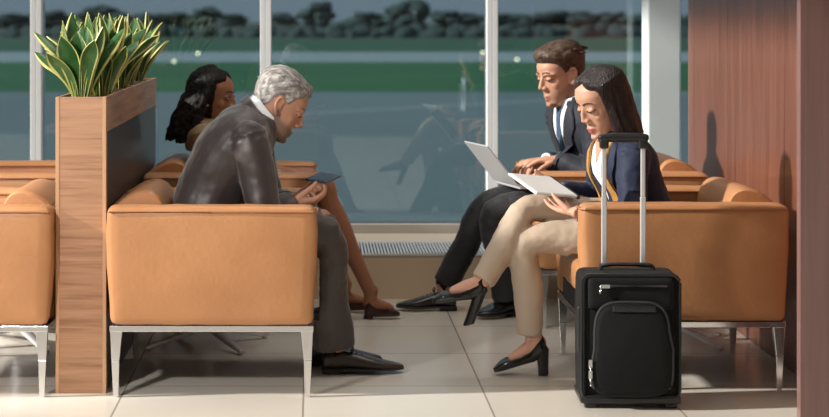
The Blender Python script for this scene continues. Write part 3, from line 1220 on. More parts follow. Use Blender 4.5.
# ------------------------------------------------------------------ planter and plants
def leaf_geo(rnd, L, w, lean, az, twist):
    g = G()
    n = 12
    d = V((math.cos(az), math.sin(az), 0))
    side0 = V((-d.y, d.x, 0))
    rowsF, rowsB = [], []
    p = V((0, 0, 0))
    prev = 0
    us = [-1, -.86, -.78, -.4, 0, .4, .78, .86, 1]
    for i in range(n + 1):
        t = i / n
        ang = lean * (.25 + .75 * t ** 1.3)
        tang = V((0, 0, 1)) * math.cos(ang) + d * math.sin(ang)
        if i:
            p = p + tang * (L / n)
        sd = (side0 * math.cos(twist * t) + (d * math.cos(ang) - V((0, 0, 1)) * math.sin(ang)) * math.sin(twist * t)).normalized()
        nn = sd.cross(tang).normalized()
        ww = w * (.42 + .58 * math.sin(min(1, t * 1.25) * math.pi / 2)) * (1 - max(0, (t - .62) / .38) ** 2.2) + .0006
        rowsF.append([p + sd * (u * ww) + nn * (u * u * ww * .45 + .0016 + .0015 * math.sin(7 * t + u * 2)) for u in us])
        rowsB.append([p + sd * (u * ww) + nn * (u * u * ww * .45 - .0016 + .0015 * math.sin(7 * t + u * 2)) for u in us])
    m = len(us)
    vs = [q for r in rowsF for q in r] + [q for r in rowsB for q in r]
    B = (n + 1) * m
    for i in range(n):
        for j in range(m - 1):
            a = i * m + j
            mid = 0 if 1 <= j <= m - 3 else 1
            g.f.append((a, a + 1, a + m + 1, a + m))
            g.m.append(mid)
            g.f.append((B + a, B + a + m, B + a + m + 1, B + a + 1))
            g.m.append(mid)
        for j in (0, m - 1):
            a = i * m + j
            g.f.append((a, a + m, B + a + m, B + a))
            g.m.append(1)
    g.f.append(tuple(n * m + j for j in range(m)) + tuple(B + n * m + j for j in reversed(range(m))))
    g.m.append(1)
    g.v = [V(q) for q in vs]
    return g


def build_planter():
    x0, x1, y0, y1, h = -.862, -.694, 6.08, 8.0, .984
    t = thing('planter_box', 'tall oak planter box dividing the left armchairs, filled with snake plants', 'planter', ((x0 + x1) / 2, (y0 + y1) / 2, 0))
    off = V(t.location)
    g = G()
    g.box((x0 + .012, y0, .0), (x1 - .012, y0 + .02, h))
    g.obj('front_panel', M['oak'], t, off, smooth=False, bevel=.001)
    e = G()
    e.box((x0, y0 - .001, .0), (x0 + .012, y0 + .03, h)).box((x1 - .012, y0 - .001, .0), (x1, y0 + .03, h))
    e.obj('edge_strip', M['oak_edge'], t, off, smooth=False, bevel=.001)
    for s, xa in ((-1, x0), (1, x1 - .014)):
        b = G().box((xa, y0 + .03, h - .118), (xa + .014, y1, h))
        b.obj('side_band', M['oak'], t, off, smooth=False, bevel=.001)
        d = G().box((xa + .003, y0 + .03, .0), (xa + .011, y1, h - .118))
        d.obj('side_panel', M['smoked'], t, off, smooth=False)
    G().box((x0 + .014, y1 - .02, 0), (x1 - .014, y1 - .0005, h)).obj('end_panel', M['oak'], t, off, smooth=False)
    s = G().box((x0 + .014, y0 + .02, h - .06), (x1 - .014, y1 - .02, h - .006)).obj('soil', M['soil'], t, off, smooth=False)
    rnd = random.Random(21)
    spots = [(-.790, 6.19), (-.735, 6.33), (-.815, 6.47), (-.760, 6.63), (-.80, 6.82), (-.745, 6.98), (-.79, 7.16), (-.76, 7.36), (-.79, 7.56), (-.76, 7.78)]
    for i, (x, y) in enumerate(spots):
        if i == 0:
            lb = 'variegated snake plant at the near end of the oak planter, widest leaves'
        elif i == len(spots) - 1:
            lb = 'variegated snake plant at the window end of the oak planter'
        else:
            lb = 'variegated snake plant in the middle of the crowded oak planter'
        pl = thing('snake_plant', lb, 'plant', (x, y, h - .0045), 0, 'snake plants in the oak planter')
        k = 16 if i < 4 else 12
        for j in range(k):
            az = 2 * math.pi * (j + rnd.uniform(-.3, .3)) / k
            inner = j % 3 == 0
            L = rnd.uniform(.22, .295) if inner else rnd.uniform(.19, .30)
            lean = rnd.uniform(.10, .38) if inner else rnd.uniform(.50, 1.25)
            gg = leaf_geo(rnd, L, rnd.uniform(.026, .039), lean, az, rnd.uniform(-.9, .9))
            gg.xf(Matrix.Translation((math.cos(az) * .018, math.sin(az) * .018, 0)))
            gg.obj('leaf', [M['leaf_green'], M['leaf_yellow']], pl, angle=60)


# ------------------------------------------------------------------ suitcase
def build_suitcase():
    t = thing('suitcase', 'black fabric cabin suitcase with pulled-up handle before the right armchair', 'suitcase', (1.010, 5.925, 0))
    t.rotation_euler = (0, 0, R(-2))
    w = .158
    b = G()
    b.soft((-w, -.085, .028), (w, .10, .429), .026, (.003, .010, .003), n=16)
    b.obj('body', M['black_nylon'], t)
    # piping round front edge and corner guards
    pz = G()
    loop = []
    for (cx, cz, a0) in ((w - .03, .40, 0), (-w + .03, .40, 90), (-w + .03, .06, 180), (w - .03, .06, 270)):
        for k in range(5):
            a = R(a0 + 90 * k / 4)
            loop.append(V((cx + .028 * math.cos(a), -.088, cz + .028 * math.sin(a))))
    loop.append(loop[0].copy())
    pz.tube(loop, .0052, n=8, smooth=False, cap=False)
    pz.obj('piping', M['black_trim'], t)
    # upper flap pocket and big lower pocket
    up = G()
    up.soft((-w + .022, -.103, .318), (w - .022, -.080, .418), .012, (0, .004, 0), n=12)
    o = up.obj('top_pocket', M['black_nylon'], t)
    z = G()
    z.tube([V((-.085, -.108, .394)), V((.11, -.108, .394))], .0042, n=8)
    z.obj('zipper', M['zip'], o)
    z = G()
    z.slab((-.083, -.1125, .394), (.014, 0, 0), (0, .003, 0), (0, 0, .0055))
    z.tube([V((-.097, -.113, .393)), V((-.100, -.115, .374))], [.0045, .0032], n=8)
    z.obj('zipper_pull', M['pull'], o, smooth=False, bevel=.001)
    lowp = []
    n = 40
    for yy, sc in ((-.082, 1.0), (-.112, 1.0), (-.122, .96), (-.127, .86)):
        ring = []
        for k in range(n):
            a = 2 * math.pi * k / n
            cs, sn = math.cos(a), math.sin(a)
            pw = 2 / (5 if sn < 0 else 4)
            x = (w - .028 - (.012 if sn > 0 else 0)) * math.copysign(abs(cs) ** pw, cs) * sc
            zz = .195 + (.150 if sn > 0 else .152) * math.copysign(abs(sn) ** pw, sn) * sc
            ring.append(V((x, yy, zz)))
        lowp.append(ring)
    g = G().loft(lowp)
    o = g.obj('front_pocket', M['black_nylon'], t, angle=50)
    z = G()
    pts = [V(p) + V((0, -.004, 0)) for p in lowp[1]]
    arc = [pts[(k) % n] * 1.0 for k in range(-4, 25)]
    z.tube(arc, .0045, n=8, smooth=False)
    z.obj('zipper', M['zip'], o)
    g = G()
    g.soft((-.062, -.131, .315), (.075, -.120, .333), .004, n=8)
    g.obj('pocket_strap', M['black_trim'], o)
    z = G()
    for zz in (.150, .115):
        z.slab((-w + .026, -.124, zz), (.006, 0, 0), (0, .003, 0), (0, 0, .013))
        z.tube([V((-w + .026, -.125, zz - .012)), V((-w + .027, -.127, zz - .034))], [.004, .003], n=8)
    z.obj('zipper_pull', M['pull'], o, smooth=False, bevel=.001)
    # base, wheels, feet
    G().soft((-w - .002, -.092, .014), (w + .002, .104, .045), .010, n=8).obj('base_guard', M['black_trim'], t)
    for s in (-1, 1):
        g = G()
        g.lathe([(.004, -.013), (.020, -.013), (.024, -.008), (.024, .008), (.020, .013), (.004, .013)], n=22)
        g.xf(Matrix.Translation((s * (w - .028), .094, .0243)) @ Matrix.Rotation(R(90), 4, 'Y'))
        g.obj('wheel', M['rubber'], t)
        G().soft((s * (w - .03) - .018, -.085, .0005), (s * (w - .03) + .018, -.055, .02), .005, n=6).obj('foot', M['black_trim'], t)
        g = G()
        g.soft((s * (w + .001) - .006, -.06, .17), (s * (w + .001) + .006, -.03, .32), .005, n=8)
        g.obj('side_strip', M['black_trim'], t)
    # top carry handle
    g = G()
    g.tube([V((-.085, .0, .429)), V((-.075, 0, .446)), V((0, 0, .449)), V((.075, 0, .446)), V((.085, 0, .429))], .0085, n=10, flat=.8)
    g.obj('carry_handle', M['black_trim'], t)
    # telescopic handle
    for s in (-1, 1):
        g = G()
        g.box((s * .0635 - .009, .076, .44), (s * .0635 + .009, .092, .66))
        g.box((s * .0635 - .0075, .0775, .66), (s * .0635 + .0075, .0905, .848))
        g.obj('handle_pole', M['brushed'], t, smooth=False, bevel=.003)
        G().soft((s * .0635 - .016, .070, .425), (s * .0635 + .016, .098, .440), .005, n=6).obj('handle_socket', M['black_trim'], t)
    g = G()
    g.soft((-.083, .070, .842), (.083, .098, .866), .011, (0, 0, .004), n=12)
    for s in (-1, 1):
        g.soft((s * .0635 - .015, .071, .818), (s * .0635 + .015, .097, .850), .006, n=8)
    g.obj('handle_grip', M['black_trim'], t)


# ------------------------------------------------------------------ people
def body_arm(sh, el, wr, **hand_):
    return dict(sh=sh, el=el, wr=wr, hand=hand_)


def collar_ring(p, c, ax, face, r0, h, m, name, open_front=.25, tilt=.35, thick=.004):
    """shirt or jacket collar: an open band round the neck"""
    g = G()
    ax = ax.normalized()
    f = (face - ax * face.dot(ax)).normalized()
    l = ax.cross(f)
    n = 36
    rows = []
    for i in range(n + 1):
        a = R(180 * open_front / 2 * 2) + (2 * math.pi - 2 * R(180 * open_front)) * i / n
        d = f * math.cos(a) + l * math.sin(a)
        drop = -tilt * math.cos(a)
        base = c + d * r0 - ax * 0.004 - ax * (h * (.5 + .5 * math.cos(a)) * tilt * 2)
        up = base + ax * h + d * .004
        rows.append([base, up, up + d * thick, base + d * (thick + .006)])
    fs = []
    vs = [q for r in rows for q in r]
    for i in range(n):
        for j in range(4):
            a, b = i * 4, (i + 1) * 4
            fs.append((a + j, a + (j + 1) % 4, b + (j + 1) % 4, b + j))
    fs.append((0, 1, 2, 3))
    fs.append(tuple(n * 4 + j for j in (3, 2, 1, 0)))
    g.add(vs, fs)
    return p.child(name, g, m, angle=50)


def person_grey():
    q = dict(base=(-.2, 6.40, 0), tyaw=0, head=(-.128, 6.40, .948), hrot=(6, 31, 0), hs=.99, neck=(-.185, 6.40, .895), neck_r=.060, stubble=.85, lipk=.4,
             spine=[((-.395, 6.40, .50), .165, .105), ((-.385, 6.40, .57), .168, .110), ((-.345, 6.40, .67), .165, .112), ((-.285, 6.40, .78), .182, .118), ((-.235, 6.40, .85), .180, .100), ((-.20, 6.40, .895), .115, .072), ((-.185, 6.40, .92), .06, .06)],
             arms=dict(near=body_arm((-.225, 6.235, .835), (-.165, 6.205, .575), (-.092, 6.335, .603), d=(1, .30, .02), palm=(.0, .45, .9), side=1, curl=(30, 45, 40), thumb=(30, 30)),
                       far=body_arm((-.225, 6.565, .835), (-.165, 6.535, .585), (-.095, 6.465, .596), d=(1, -.35, .0), palm=(0, -.5, .85), side=-1, curl=(30, 45, 40), thumb=(38, 30))),
             legs=dict(near=dict(hip=(-.37, 6.31, .50), knee=(.035, 6.335, .505), ankle=(.080, 6.425, .10), foot=((.065, 6.43, .035), (.26, 6.44, .03))),
                       far=dict(hip=(-.37, 6.49, .50), knee=(.026, 6.485, .515), ankle=(.025, 6.57, .10), foot=((.005, 6.575, .035), (.19, 6.585, .03)))),
             chair=(-.70, .014, 6.125, 6.595, -.491, 1))
    p = Person(q)
    o = p.body('person', M['skin_grey'])
    tag(o, 'grey-haired bearded man in a taupe suit looking down at his phone', 'person')
    p.features(M['hair_grey'])
    p.child('hair', short_hair(p.hm, .016, .007, 3, .009, tufts=0), M['hair_grey'], angle=180)
    # jacket
    g = G()
    p.torso(g, .012)
    for s in ('near', 'far'):
        a = p.arm_pts(s)
        sleeve(g, a, 1.06, .040, .066)
        g.tube([a[0] + V((.0, 0, .005)), V((-.205, 6.40, .885))], [.062, .062], n=16)
    g.rings([((-.40, 6.40, .46), V((0, .19, 0)), V((.12, 0, 0))), ((-.39, 6.40, .56), V((0, .185, 0)), V((.12, 0, 0)))], k=2)
    jk, jt = p.cloth('suit_jacket', g, M['suit_brown'], disp=((.10, .014), (.04, .004)))
    # shirt collar, dark jacket collar, cuffs
    ax = V((.075, 0, .075))
    collar_ring(p, V((-.182, 6.40, .912)), ax, p.face, .064, .036, M['shirt'], 'shirt_collar', .10, .2)
    collar_ring(p, V((-.196, 6.40, .900)), ax, p.face, .075, .030, M['suit_brown'], 'jacket_collar', .22, .25, .006)
    for s in ('near', 'far'):
        a = p.arm_pts(s)
        d = (a[2] - a[1]).normalized()
        g = G().tube([a[2] - d * .03, a[2] + d * .012], [.035, .033], n=18, cap=False)
        p.child('shirt_cuff', g, M['shirt'])
    # trousers
    g = G()
    g.rings([((-.40, 6.40, .45), V((0, .17, 0)), V((.09, 0, 0))), ((-.39, 6.40, .56), V((0, .165, 0)), V((.10, 0, 0)))], k=2)
    trousers_leg(g, V((-.37, 6.31, .505)), V((.035, 6.335, .495)), V((.066, 6.425, .100)), .078, 1.0)
    trousers_leg(g, V((-.37, 6.49, .505)), V((.026, 6.485, .500)), V((.032, 6.57, .085)), .066, 1.0)
    g.tube([V((-.37, 6.31, .5)), V((-.37, 6.49, .5))], .085)
    _, tt = p.cloth('trousers', g, M['trouser_brown'], disp=((.08, .014), (.03, .004)))
    p.tuck(jt, tt)
    oxford('shoe', (.028, 6.425, 0), (.312, 6.435, 0), M['shoe_brown'], o, p.off, ankle=(.072, 6.425, .11))
    oxford('shoe', (-.030, 6.575, 0), (.240, 6.60, 0), M['shoe_brown'], o, p.off, ankle=(.025, 6.575, .11))
    # phone held in both hands, on the fingers
    ph = thing('smartphone', 'dark blue smartphone held by the grey-haired man', 'phone', (.028, 6.395, .688))
    u = V((.050, .030, .020)).normalized()
    w = V((-.5, .86, .0)).normalized()
    n = u.cross(w).normalized()
    g = G().slab((0, 0, 0), u * .033, w * .070, n * .004)
    b = g.obj('phone_body', M['phone'], ph, smooth=False, bevel=.002)
    G().slab(n * .0043, u * .030, w * .066, n * .0006).obj('phone_screen', M['phone_glass'], ph, smooth=False)


def person_curly():
    q = dict(base=(-.3, 7.61, 0), tyaw=0, fem=True, head=(-.428, 7.60, .920), hrot=(-16, 4, 0), hs=.98, neck=(-.475, 7.61, .815), neck_r=.045, lipk=.8,
             spine=[((-.37, 7.61, .50), .165, .105), ((-.385, 7.61, .57), .15, .10), ((-.415, 7.61, .66), .135, .090), ((-.440, 7.61, .735), .150, .098), ((-.460, 7.61, .785), .140, .080), ((-.470, 7.61, .815), .08, .058), ((-.472, 7.61, .835), .045, .045)],
             arm_k=.86, leg_k=.90,
             arms=dict(near=body_arm((-.455, 7.455, .770), (-.36, 7.435, .53), (-.135, 7.520, .600), d=(1, .25, -.1), palm=(0, .1, -1), side=-1, s=.88, curl=(12, 18, 12)),
                       far=body_arm((-.455, 7.765, .770), (-.36, 7.785, .53), (-.155, 7.690, .610), d=(1, -.2, -.1), palm=(0, -.1, -1), side=1, s=.88, curl=(12, 18, 12))),
             legs=dict(near=dict(hip=(-.35, 7.53, .50), knee=(.020, 7.545, .562), ankle=(.232, 7.580, .105), foot=((.225, 7.580, .066), (.310, 7.580, .044))),
                       far=dict(hip=(-.35, 7.69, .50), knee=(-.02, 7.675, .570), ankle=(.128, 7.745, .110), foot=((.120, 7.745, .066), (.210, 7.745, .044)))),
             chair=(-.70, .014, 7.372, 7.848, -.491, 1))
    p = Person(q)
    o = p.body('person', M['skin_dark'])
    tag(o, 'woman with long black curly hair and bare legs sitting by the window', 'person')
    p.features(M['hair_black'], 'open', .8)
    hg = long_hair(p.hm, V((-.22, -.02, -1)).normalized(), .20, 5, .010, 90, back=V((-.055, 0, 0)), rad=.014, th0=75, face_cut=.040)
    me = remesh(hg, .0045, 2, disp=((.02, .008),))
    link('hair', shift(me, p.off), M['hair_black'], o)
    g = G()
    p.torso(g, .006)
    for s in ('near', 'far'):
        a = p.arm_pts(s)
        sleeve(g, a, .86, .036, .064)
        g.tube([a[0], V((-.462, 7.61, .790))], [.052, .052], n=16)
    _, jt = p.cloth('sweater', g, M['olive'], disp=((.07, .008),))
    p.tuck(jt)
    g = G()
    g.rings([((-.38, 7.61, .45), V((0, .18, 0)), V((.10, 0, 0))), ((-.37, 7.61, .56), V((0, .165, 0)), V((.11, 0, 0)))], k=2)
    for y0, y1 in ((7.53, 7.54), (7.69, 7.675)):
        g.tube([V((-.35, y0, .50)), V((-.12, (y0 + y1) / 2, .520))], [.088, .080], n=18)
    g.tube([V((-.34, 7.55, .51)), V((-.13, 7.55, .52)), V((-.13, 7.67, .53)), V((-.34, 7.67, .51))], .074)
    p.cloth('skirt', g, M['skirt'], disp=((.08, .008),))
    pump('shoe', (.205, 7.580, .028), (.350, 7.580, .008), .025, M['shoe_wine'], o, p.off, bottom_heel=(.203, 7.58, .003), sc=.95)
    pump('shoe', (.100, 7.745, .028), (.250, 7.745, .008), .025, M['shoe_wine'], o, p.off, bottom_heel=(.098, 7.745, .003), sc=.95)


def chest_grid(p, lat_rows, up0, c, ax, face):
    """rows of points outside the chest: each row (height, left, right)"""
    f = (face - ax * face.dot(ax)).normalized()
    l = ax.cross(f).normalized()
    rows = []
    for h, a, b in lat_rows:
        rows.append([c + ax * h + l * (a + (b - a) * j / 6) + f * .35 for j in range(7)])
    return rows, -f


def lapel(p, tree, c, ax, face, m, vhalf, h0, h1, w, off=.006, name='lapel'):
    """two lapels along the V, from the button at h0 to the neck at h1"""
    for s in (-1, 1):
        rows = []
        for k in range(9):
            t = k / 8
            h = h0 + (h1 - h0) * t
            inner = vhalf * t
            ww = w * math.sin(math.pi * min(1, .08 + t * .86)) ** .7 * (1.25 if .55 < t < .8 else 1)
            rows.append((h, s * inner, s * (inner + ww)))
        pts, ray = chest_grid(p, rows, 0, c, ax, face)
        g = patch(tree, pts, ray, off, .003)
        p.child(name, g, m, angle=60)


def person_laptop():
    q = dict(base=(1.1, 7.67, 0), tyaw=200, head=(1.030, 7.655, 1.012), hrot=(206, 14, 0), hs=1.06, neck=(1.085, 7.665, .900), neck_r=.060, stubble=.38, lipk=.5, leg_k=.80,
             spine=[((1.215, 7.68, .50), .165, .105), ((1.212, 7.68, .57), .168, .11), ((1.185, 7.68, .67), .165, .112), ((1.145, 7.675, .78), .182, .118), ((1.115, 7.67, .855), .178, .100), ((1.095, 7.665, .900), .11, .070), ((1.09, 7.665, .925), .06, .06)],
             arms=dict(near=body_arm((1.155, 7.505, .835), (1.155, 7.470, .590), (1.015, 7.590, .660), d=(-1, .15, -.06), palm=(0, 0, -1), side=1, curl=(25, 30, 20)),
                       far=body_arm((1.045, 7.835, .835), (1.120, 7.880, .600), (.985, 7.770, .640), d=(-1, -.1, -.06), palm=(0, 0, -1), side=-1, curl=(25, 30, 20))),
             legs=dict(near=dict(hip=(1.19, 7.59, .50), knee=(.745, 7.570, .440), ankle=(.800, 7.640, .10), foot=((.82, 7.66, .035), (.70, 7.60, .03))),
                       far=dict(hip=(1.19, 7.77, .50), knee=(.735, 7.77, .455), ankle=(.545, 7.80, .10), foot=((.560, 7.80, .035), (.40, 7.80, .03)))),
             lap=(.80, 1.08, 7.49, 7.88, .539), chair=(.878, 1.60, 7.448, 7.912, 1.383, -1))
    p = Person(q)
    o = p.body('person', M['skin_fair'])
    tag(o, 'brown-haired man in a dark suit and blue tie typing on a laptop', 'person')
    p.features(M['hair_brown'])
    p.child('hair', short_hair(p.hm, .021, .009, 11, .013, tufts=30), M['hair_brown'], angle=180)
    g = G()
    p.torso(g, .012)
    for s in ('near', 'far'):
        a = p.arm_pts(s)
        sleeve(g, a, 1.04, .039, .066)
        g.tube([a[0], V((1.10, 7.667, .885))], [.060, .060], n=16)
    g.rings([((1.215, 7.68, .46), V((0, .19, 0)), V((.12, 0, 0))), ((1.21, 7.68, .56), V((0, .185, 0)), V((.12, 0, 0)))], k=2)
    jk, jt = p.cloth('suit_jacket', g, M['suit_navy'], disp=((.09, .012), (.035, .005)))
    # shirt V, tie, lapels
    c = V((1.09, 7.665, .895))
    ax = (V((1.09, 7.665, .90)) - V((1.19, 7.68, .62))).normalized()
    rows = [(-.26 + .29 * k / 9, -.006 - .062 * k / 9, .006 + .062 * k / 9) for k in range(10)]
    pts, ray = chest_grid(p, rows, 0, c, ax, p.face)
    p.child('shirt_front', patch(jt, pts, ray, .002, .003), M['shirt'], angle=60)
    rows = [(-.255, -.020, .020), (-.20, -.024, .024), (-.10, -.020, .020), (-.03, -.016, .016), (-.022, -.014, .014), (-.015, -.019, .019), (.018, -.020, .020)]
    pts, ray = chest_grid(p, rows, 0, c, ax, p.face)
    p.child('tie', patch(jt, pts, ray, .007, .004), M['tie'], angle=60)
    lapel(p, jt, c, ax, p.face, M['suit_navy'], .066, -.25, .02, .060, .008)
    collar_ring(p, c + ax * .012, V((-.02, 0, .1)), p.face, .068, .042, M['shirt'], 'shirt_collar', .06, .35)
    collar_ring(p, c + ax * .0 + V((.012, 0, 0)), V((-.02, 0, .1)), p.face, .080, .030, M['suit_navy'], 'jacket_collar', .30, .3, .006)
    for s in ('near', 'far'):
        a = p.arm_pts(s)
        d = (a[2] - a[1]).normalized()
        p.child('shirt_cuff', G().tube([a[2] - d * .03, a[2] + d * .010], [.033, .032], n=18, cap=False), M['shirt'])
    g = G()
    g.rings([((1.215, 7.68, .45), V((0, .17, 0)), V((.09, 0, 0))), ((1.21, 7.68, .56), V((0, .165, 0)), V((.10, 0, 0)))], k=2)
    trousers_leg(g, V((1.19, 7.59, .505)), V((.745, 7.570, .440)), V((.797, 7.640, .075)), .058, .90)
    trousers_leg(g, V((1.19, 7.77, .505)), V((.735, 7.77, .455)), V((.556, 7.80, .115)), .056, .90)
    g.tube([V((1.19, 7.59, .5)), V((1.19, 7.77, .5))], .085)
    _, tt = p.cloth('trousers', g, M['trouser_black'], disp=((.08, .012), (.03, .004)))
    p.tuck(jt, tt)
    oxford('shoe', (.855, 7.685, 0), (.672, 7.560, 0), M['shoe_black'], o, p.off, ankle=(.80, 7.64, .11))
    oxford('shoe', (.600, 7.80, 0), (.345, 7.80, 0), M['shoe_black'], o, p.off, ankle=(.548, 7.80, .12))
    # laptop on the thighs
    near, far = V((.838, 7.515, .548)), V((.768, 7.815, .548))
    w = (far - near)
    lp = thing('laptop', 'open silver laptop on the lap of the man with the blue tie', 'laptop', (near + far) / 2)
    d = V((w.y, -w.x, 0)).normalized()
    if d.x < 0:
        d = -d
    hw = w / 2
    g = G().slab(d * .112, hw, d * .110, V((0, 0, .0065)))
    b = g.obj('laptop_base', M['silver'], lp, smooth=False, bevel=.004)
    G().slab(d * .085 + V((0, 0, .007)), hw * .86, d * .055, V((0, 0, .0008))).obj('keyboard', M['keys'], b, smooth=False)
    G().slab(d * .180 + V((0, 0, .007)), hw * .30, d * .028, V((0, 0, .0006))).obj('touchpad', M['silver'], b, smooth=False)
    up = (V((0, 0, .165)) - d * .132).normalized()
    nn = w.cross(up).normalized()
    if nn.x < 0:
        nn = -nn
    l = G().slab(up * .112 + V((0, 0, .004)), hw, up * .106, nn * .0035).obj('laptop_lid', M['silver'], lp, smooth=False, bevel=.003)
    G().slab(up * .114 + nn * .0038 + V((0, 0, .004)), hw * .93, up * .094, nn * .0008).obj('laptop_screen', M['screen_dark'], l, smooth=False)


def person_beige():
    q = dict(base=(1.0, 6.44, 0), tyaw=196, fem=True, head=(1.012, 6.435, .955), hrot=(207, 23, 0), hs=.99, neck=(1.064, 6.44, .835), neck_r=.046, lipk=.9,
             spine=[((1.165, 6.44, .50), .165, .100), ((1.148, 6.44, .57), .145, .090), ((1.118, 6.44, .65), .128, .084), ((1.088, 6.44, .735), .142, .094), ((1.076, 6.44, .795), .138, .075), ((1.070, 6.44, .835), .080, .055), ((1.066, 6.44, .855), .045, .045)],
             arm_k=.86, leg_k=.80,
             arms=dict(near=body_arm((1.098, 6.300, .775), (1.075, 6.225, .580), (.892, 6.235, .584), d=(-.40, .90, .02), palm=(.0, .05, .99), side=-1, s=.90, curl=(10, 14, 10), thumb=(30, 45)),
                       far=body_arm((1.030, 6.580, .775), (1.035, 6.650, .590), (.880, 6.560, .636), d=(-1, -.25, .05), palm=(0, -.4, .9), side=1, s=.90, curl=(25, 40, 30))),
             legs=dict(near=dict(hip=(1.15, 6.36, .50), knee=(.740, 6.375, .465), ankle=(.752, 6.388, .150), foot=((.782, 6.388, .114), (.690, 6.388, .058))),
                       far=dict(hip=(1.15, 6.53, .51), knee=(.755, 6.420, .580), ankle=(.568, 6.345, .318), foot=((.578, 6.34, .330), (.480, 6.33, .302)))),
             chair=(.878, 1.60, 6.208, 6.672, 1.383, -1))
    p = Person(q)
    o = p.body('person', M['skin_light'])
    tag(o, 'woman with long dark hair in navy blazer and beige trousers, legs crossed', 'person')
    p.features(M['hair_dark'], 'down', .75)
    hg = long_hair(p.hm, V((.08, 0, -1)).normalized(), .19, 8, .003, 90, back=V((.050, 0, 0)), rad=.010, face_cut=.050)
    me = remesh(hg, .0036, 1)
    link('hair', shift(me, p.off), M['hair_dark'], o)
    g = G()
    p.torso(g, .010)
    for s in ('near', 'far'):
        a = p.arm_pts(s)
        sleeve(g, a, .88, .037, .066)
        g.tube([a[0], V((1.068, 6.44, .815))], [.052, .052], n=16)
    g.rings([((1.165, 6.44, .45), V((0, .180, 0)), V((.108, 0, 0))), ((1.155, 6.44, .56), V((0, .155, 0)), V((.100, 0, 0)))], k=2)
    jk, jt = p.cloth('blazer', g, M['blazer'], disp=((.08, .012), (.03, .005)))
    c = V((1.065, 6.44, .830))
    ax = (V((1.068, 6.44, .835)) - V((1.138, 6.44, .60))).normalized()
    rows = [(-.235 + .245 * k / 9, -.040 - .034 * k / 9, .040 + .034 * k / 9) for k in range(10)]
    pts, ray = chest_grid(p, rows, 0, c, ax, p.face)
    p.child('white_top', patch(jt, pts, ray, .002, .003), M['shirt'], angle=60)
    rows = [(-.062 + .082 * k / 7, -.003 - .055 * k / 7, .003 + .055 * k / 7) for k in range(8)]
    pts, ray = chest_grid(p, rows, 0, c, ax, p.face)
    p.child('neckline', patch(jt, pts, ray, .004, .003), M['skin_light'], angle=60)
    lapel(p, jt, c, ax, p.face, M['blazer'], .075, -.22, .01, .055, .007)
    # scarf: loop behind the neck and two hanging ends
    for s in (-1, 1):
        rows = []
        for k in range(12):
            t = k / 11
            h = .02 - .24 * t
            cx = s * (.064 - .004 * t + .004 * math.sin(t * 9))
            ww = .010 + .006 * t
            rows.append((h, cx - ww, cx + ww))
        pts, ray = chest_grid(p, rows, 0, c, ax, p.face)
        sg = patch(jt, pts, ray, .012, .006)
        if s < 0:
            scarf = p.child('scarf', sg, M['mustard'], angle=60)
        else:
            p.child('scarf_end', sg, M['mustard'], angle=60)
    collar_ring(p, c + ax * .002, V((-.02, 0, .1)), p.face, .060, .034, M['mustard'], 'scarf_loop', .26, .3, .010)
    g = G()
    g.rings([((1.175, 6.44, .45), V((0, .17, 0)), V((.09, 0, 0))), ((1.18, 6.44, .56), V((0, .155, 0)), V((.10, 0, 0)))], k=2)
    trousers_leg(g, V((1.15, 6.36, .505)), V((.742, 6.375, .462)), V((.748, 6.388, .140)), .044, .86, kr=.058)
    trousers_leg(g, V((1.15, 6.53, .515)), V((.750, 6.420, .580)), V((.580, 6.350, .336)), .042, .84, kr=.057)
    g.tube([V((1.15, 6.36, .5)), V((1.15, 6.53, .5))], .082)
    _, tt = p.cloth('trousers', g, M['beige'], disp=((.08, .010), (.03, .004)))
    p.tuck(jt, tt)
    pump('shoe', (.815, 6.388, .086), (.628, 6.388, .006), .085, M['shoe_black'], o, p.off, bottom_heel=(.812, 6.388, .004))
    hb = V((.595, 6.345, .300))
    pump('shoe', hb, (.408, 6.320, .258), .08, M['shoe_black'], o, p.off, bottom_heel=(.548, 6.342, .190))
    # tablet in her hands
    c = V((.800, 6.410, .660))
    u = V((.15, .10, -.02)).normalized()
    v = V((.05, -.165, -.055))
    v = (v - u * v.dot(u)).normalized()
    n = u.cross(v).normalized()
    if n.z < 0:
        n = -n
    tb = thing('tablet', 'white tablet with dark cover edge held by the woman in beige trousers', 'tablet', c)
    b = G().slab((0, 0, 0), u * .098, v * .085, n * .004).obj('tablet_body', M['white_plastic'], tb, smooth=False, bevel=.002)
    G().slab(n * .0044, u * .090, v * .078, n * .0006).obj('tablet_screen', M['page'], tb, smooth=False)
    G().slab(u * .096 - n * .001, u * .007, v * .087, n * .0065).obj('cover_edge', M['keys'], tb, smooth=False, bevel=.002)


# ------------------------------------------------------------------ outdoors
def ground_y(y, z=-3.0):
    return (CAMZ - z) * FPX / (y - HY)


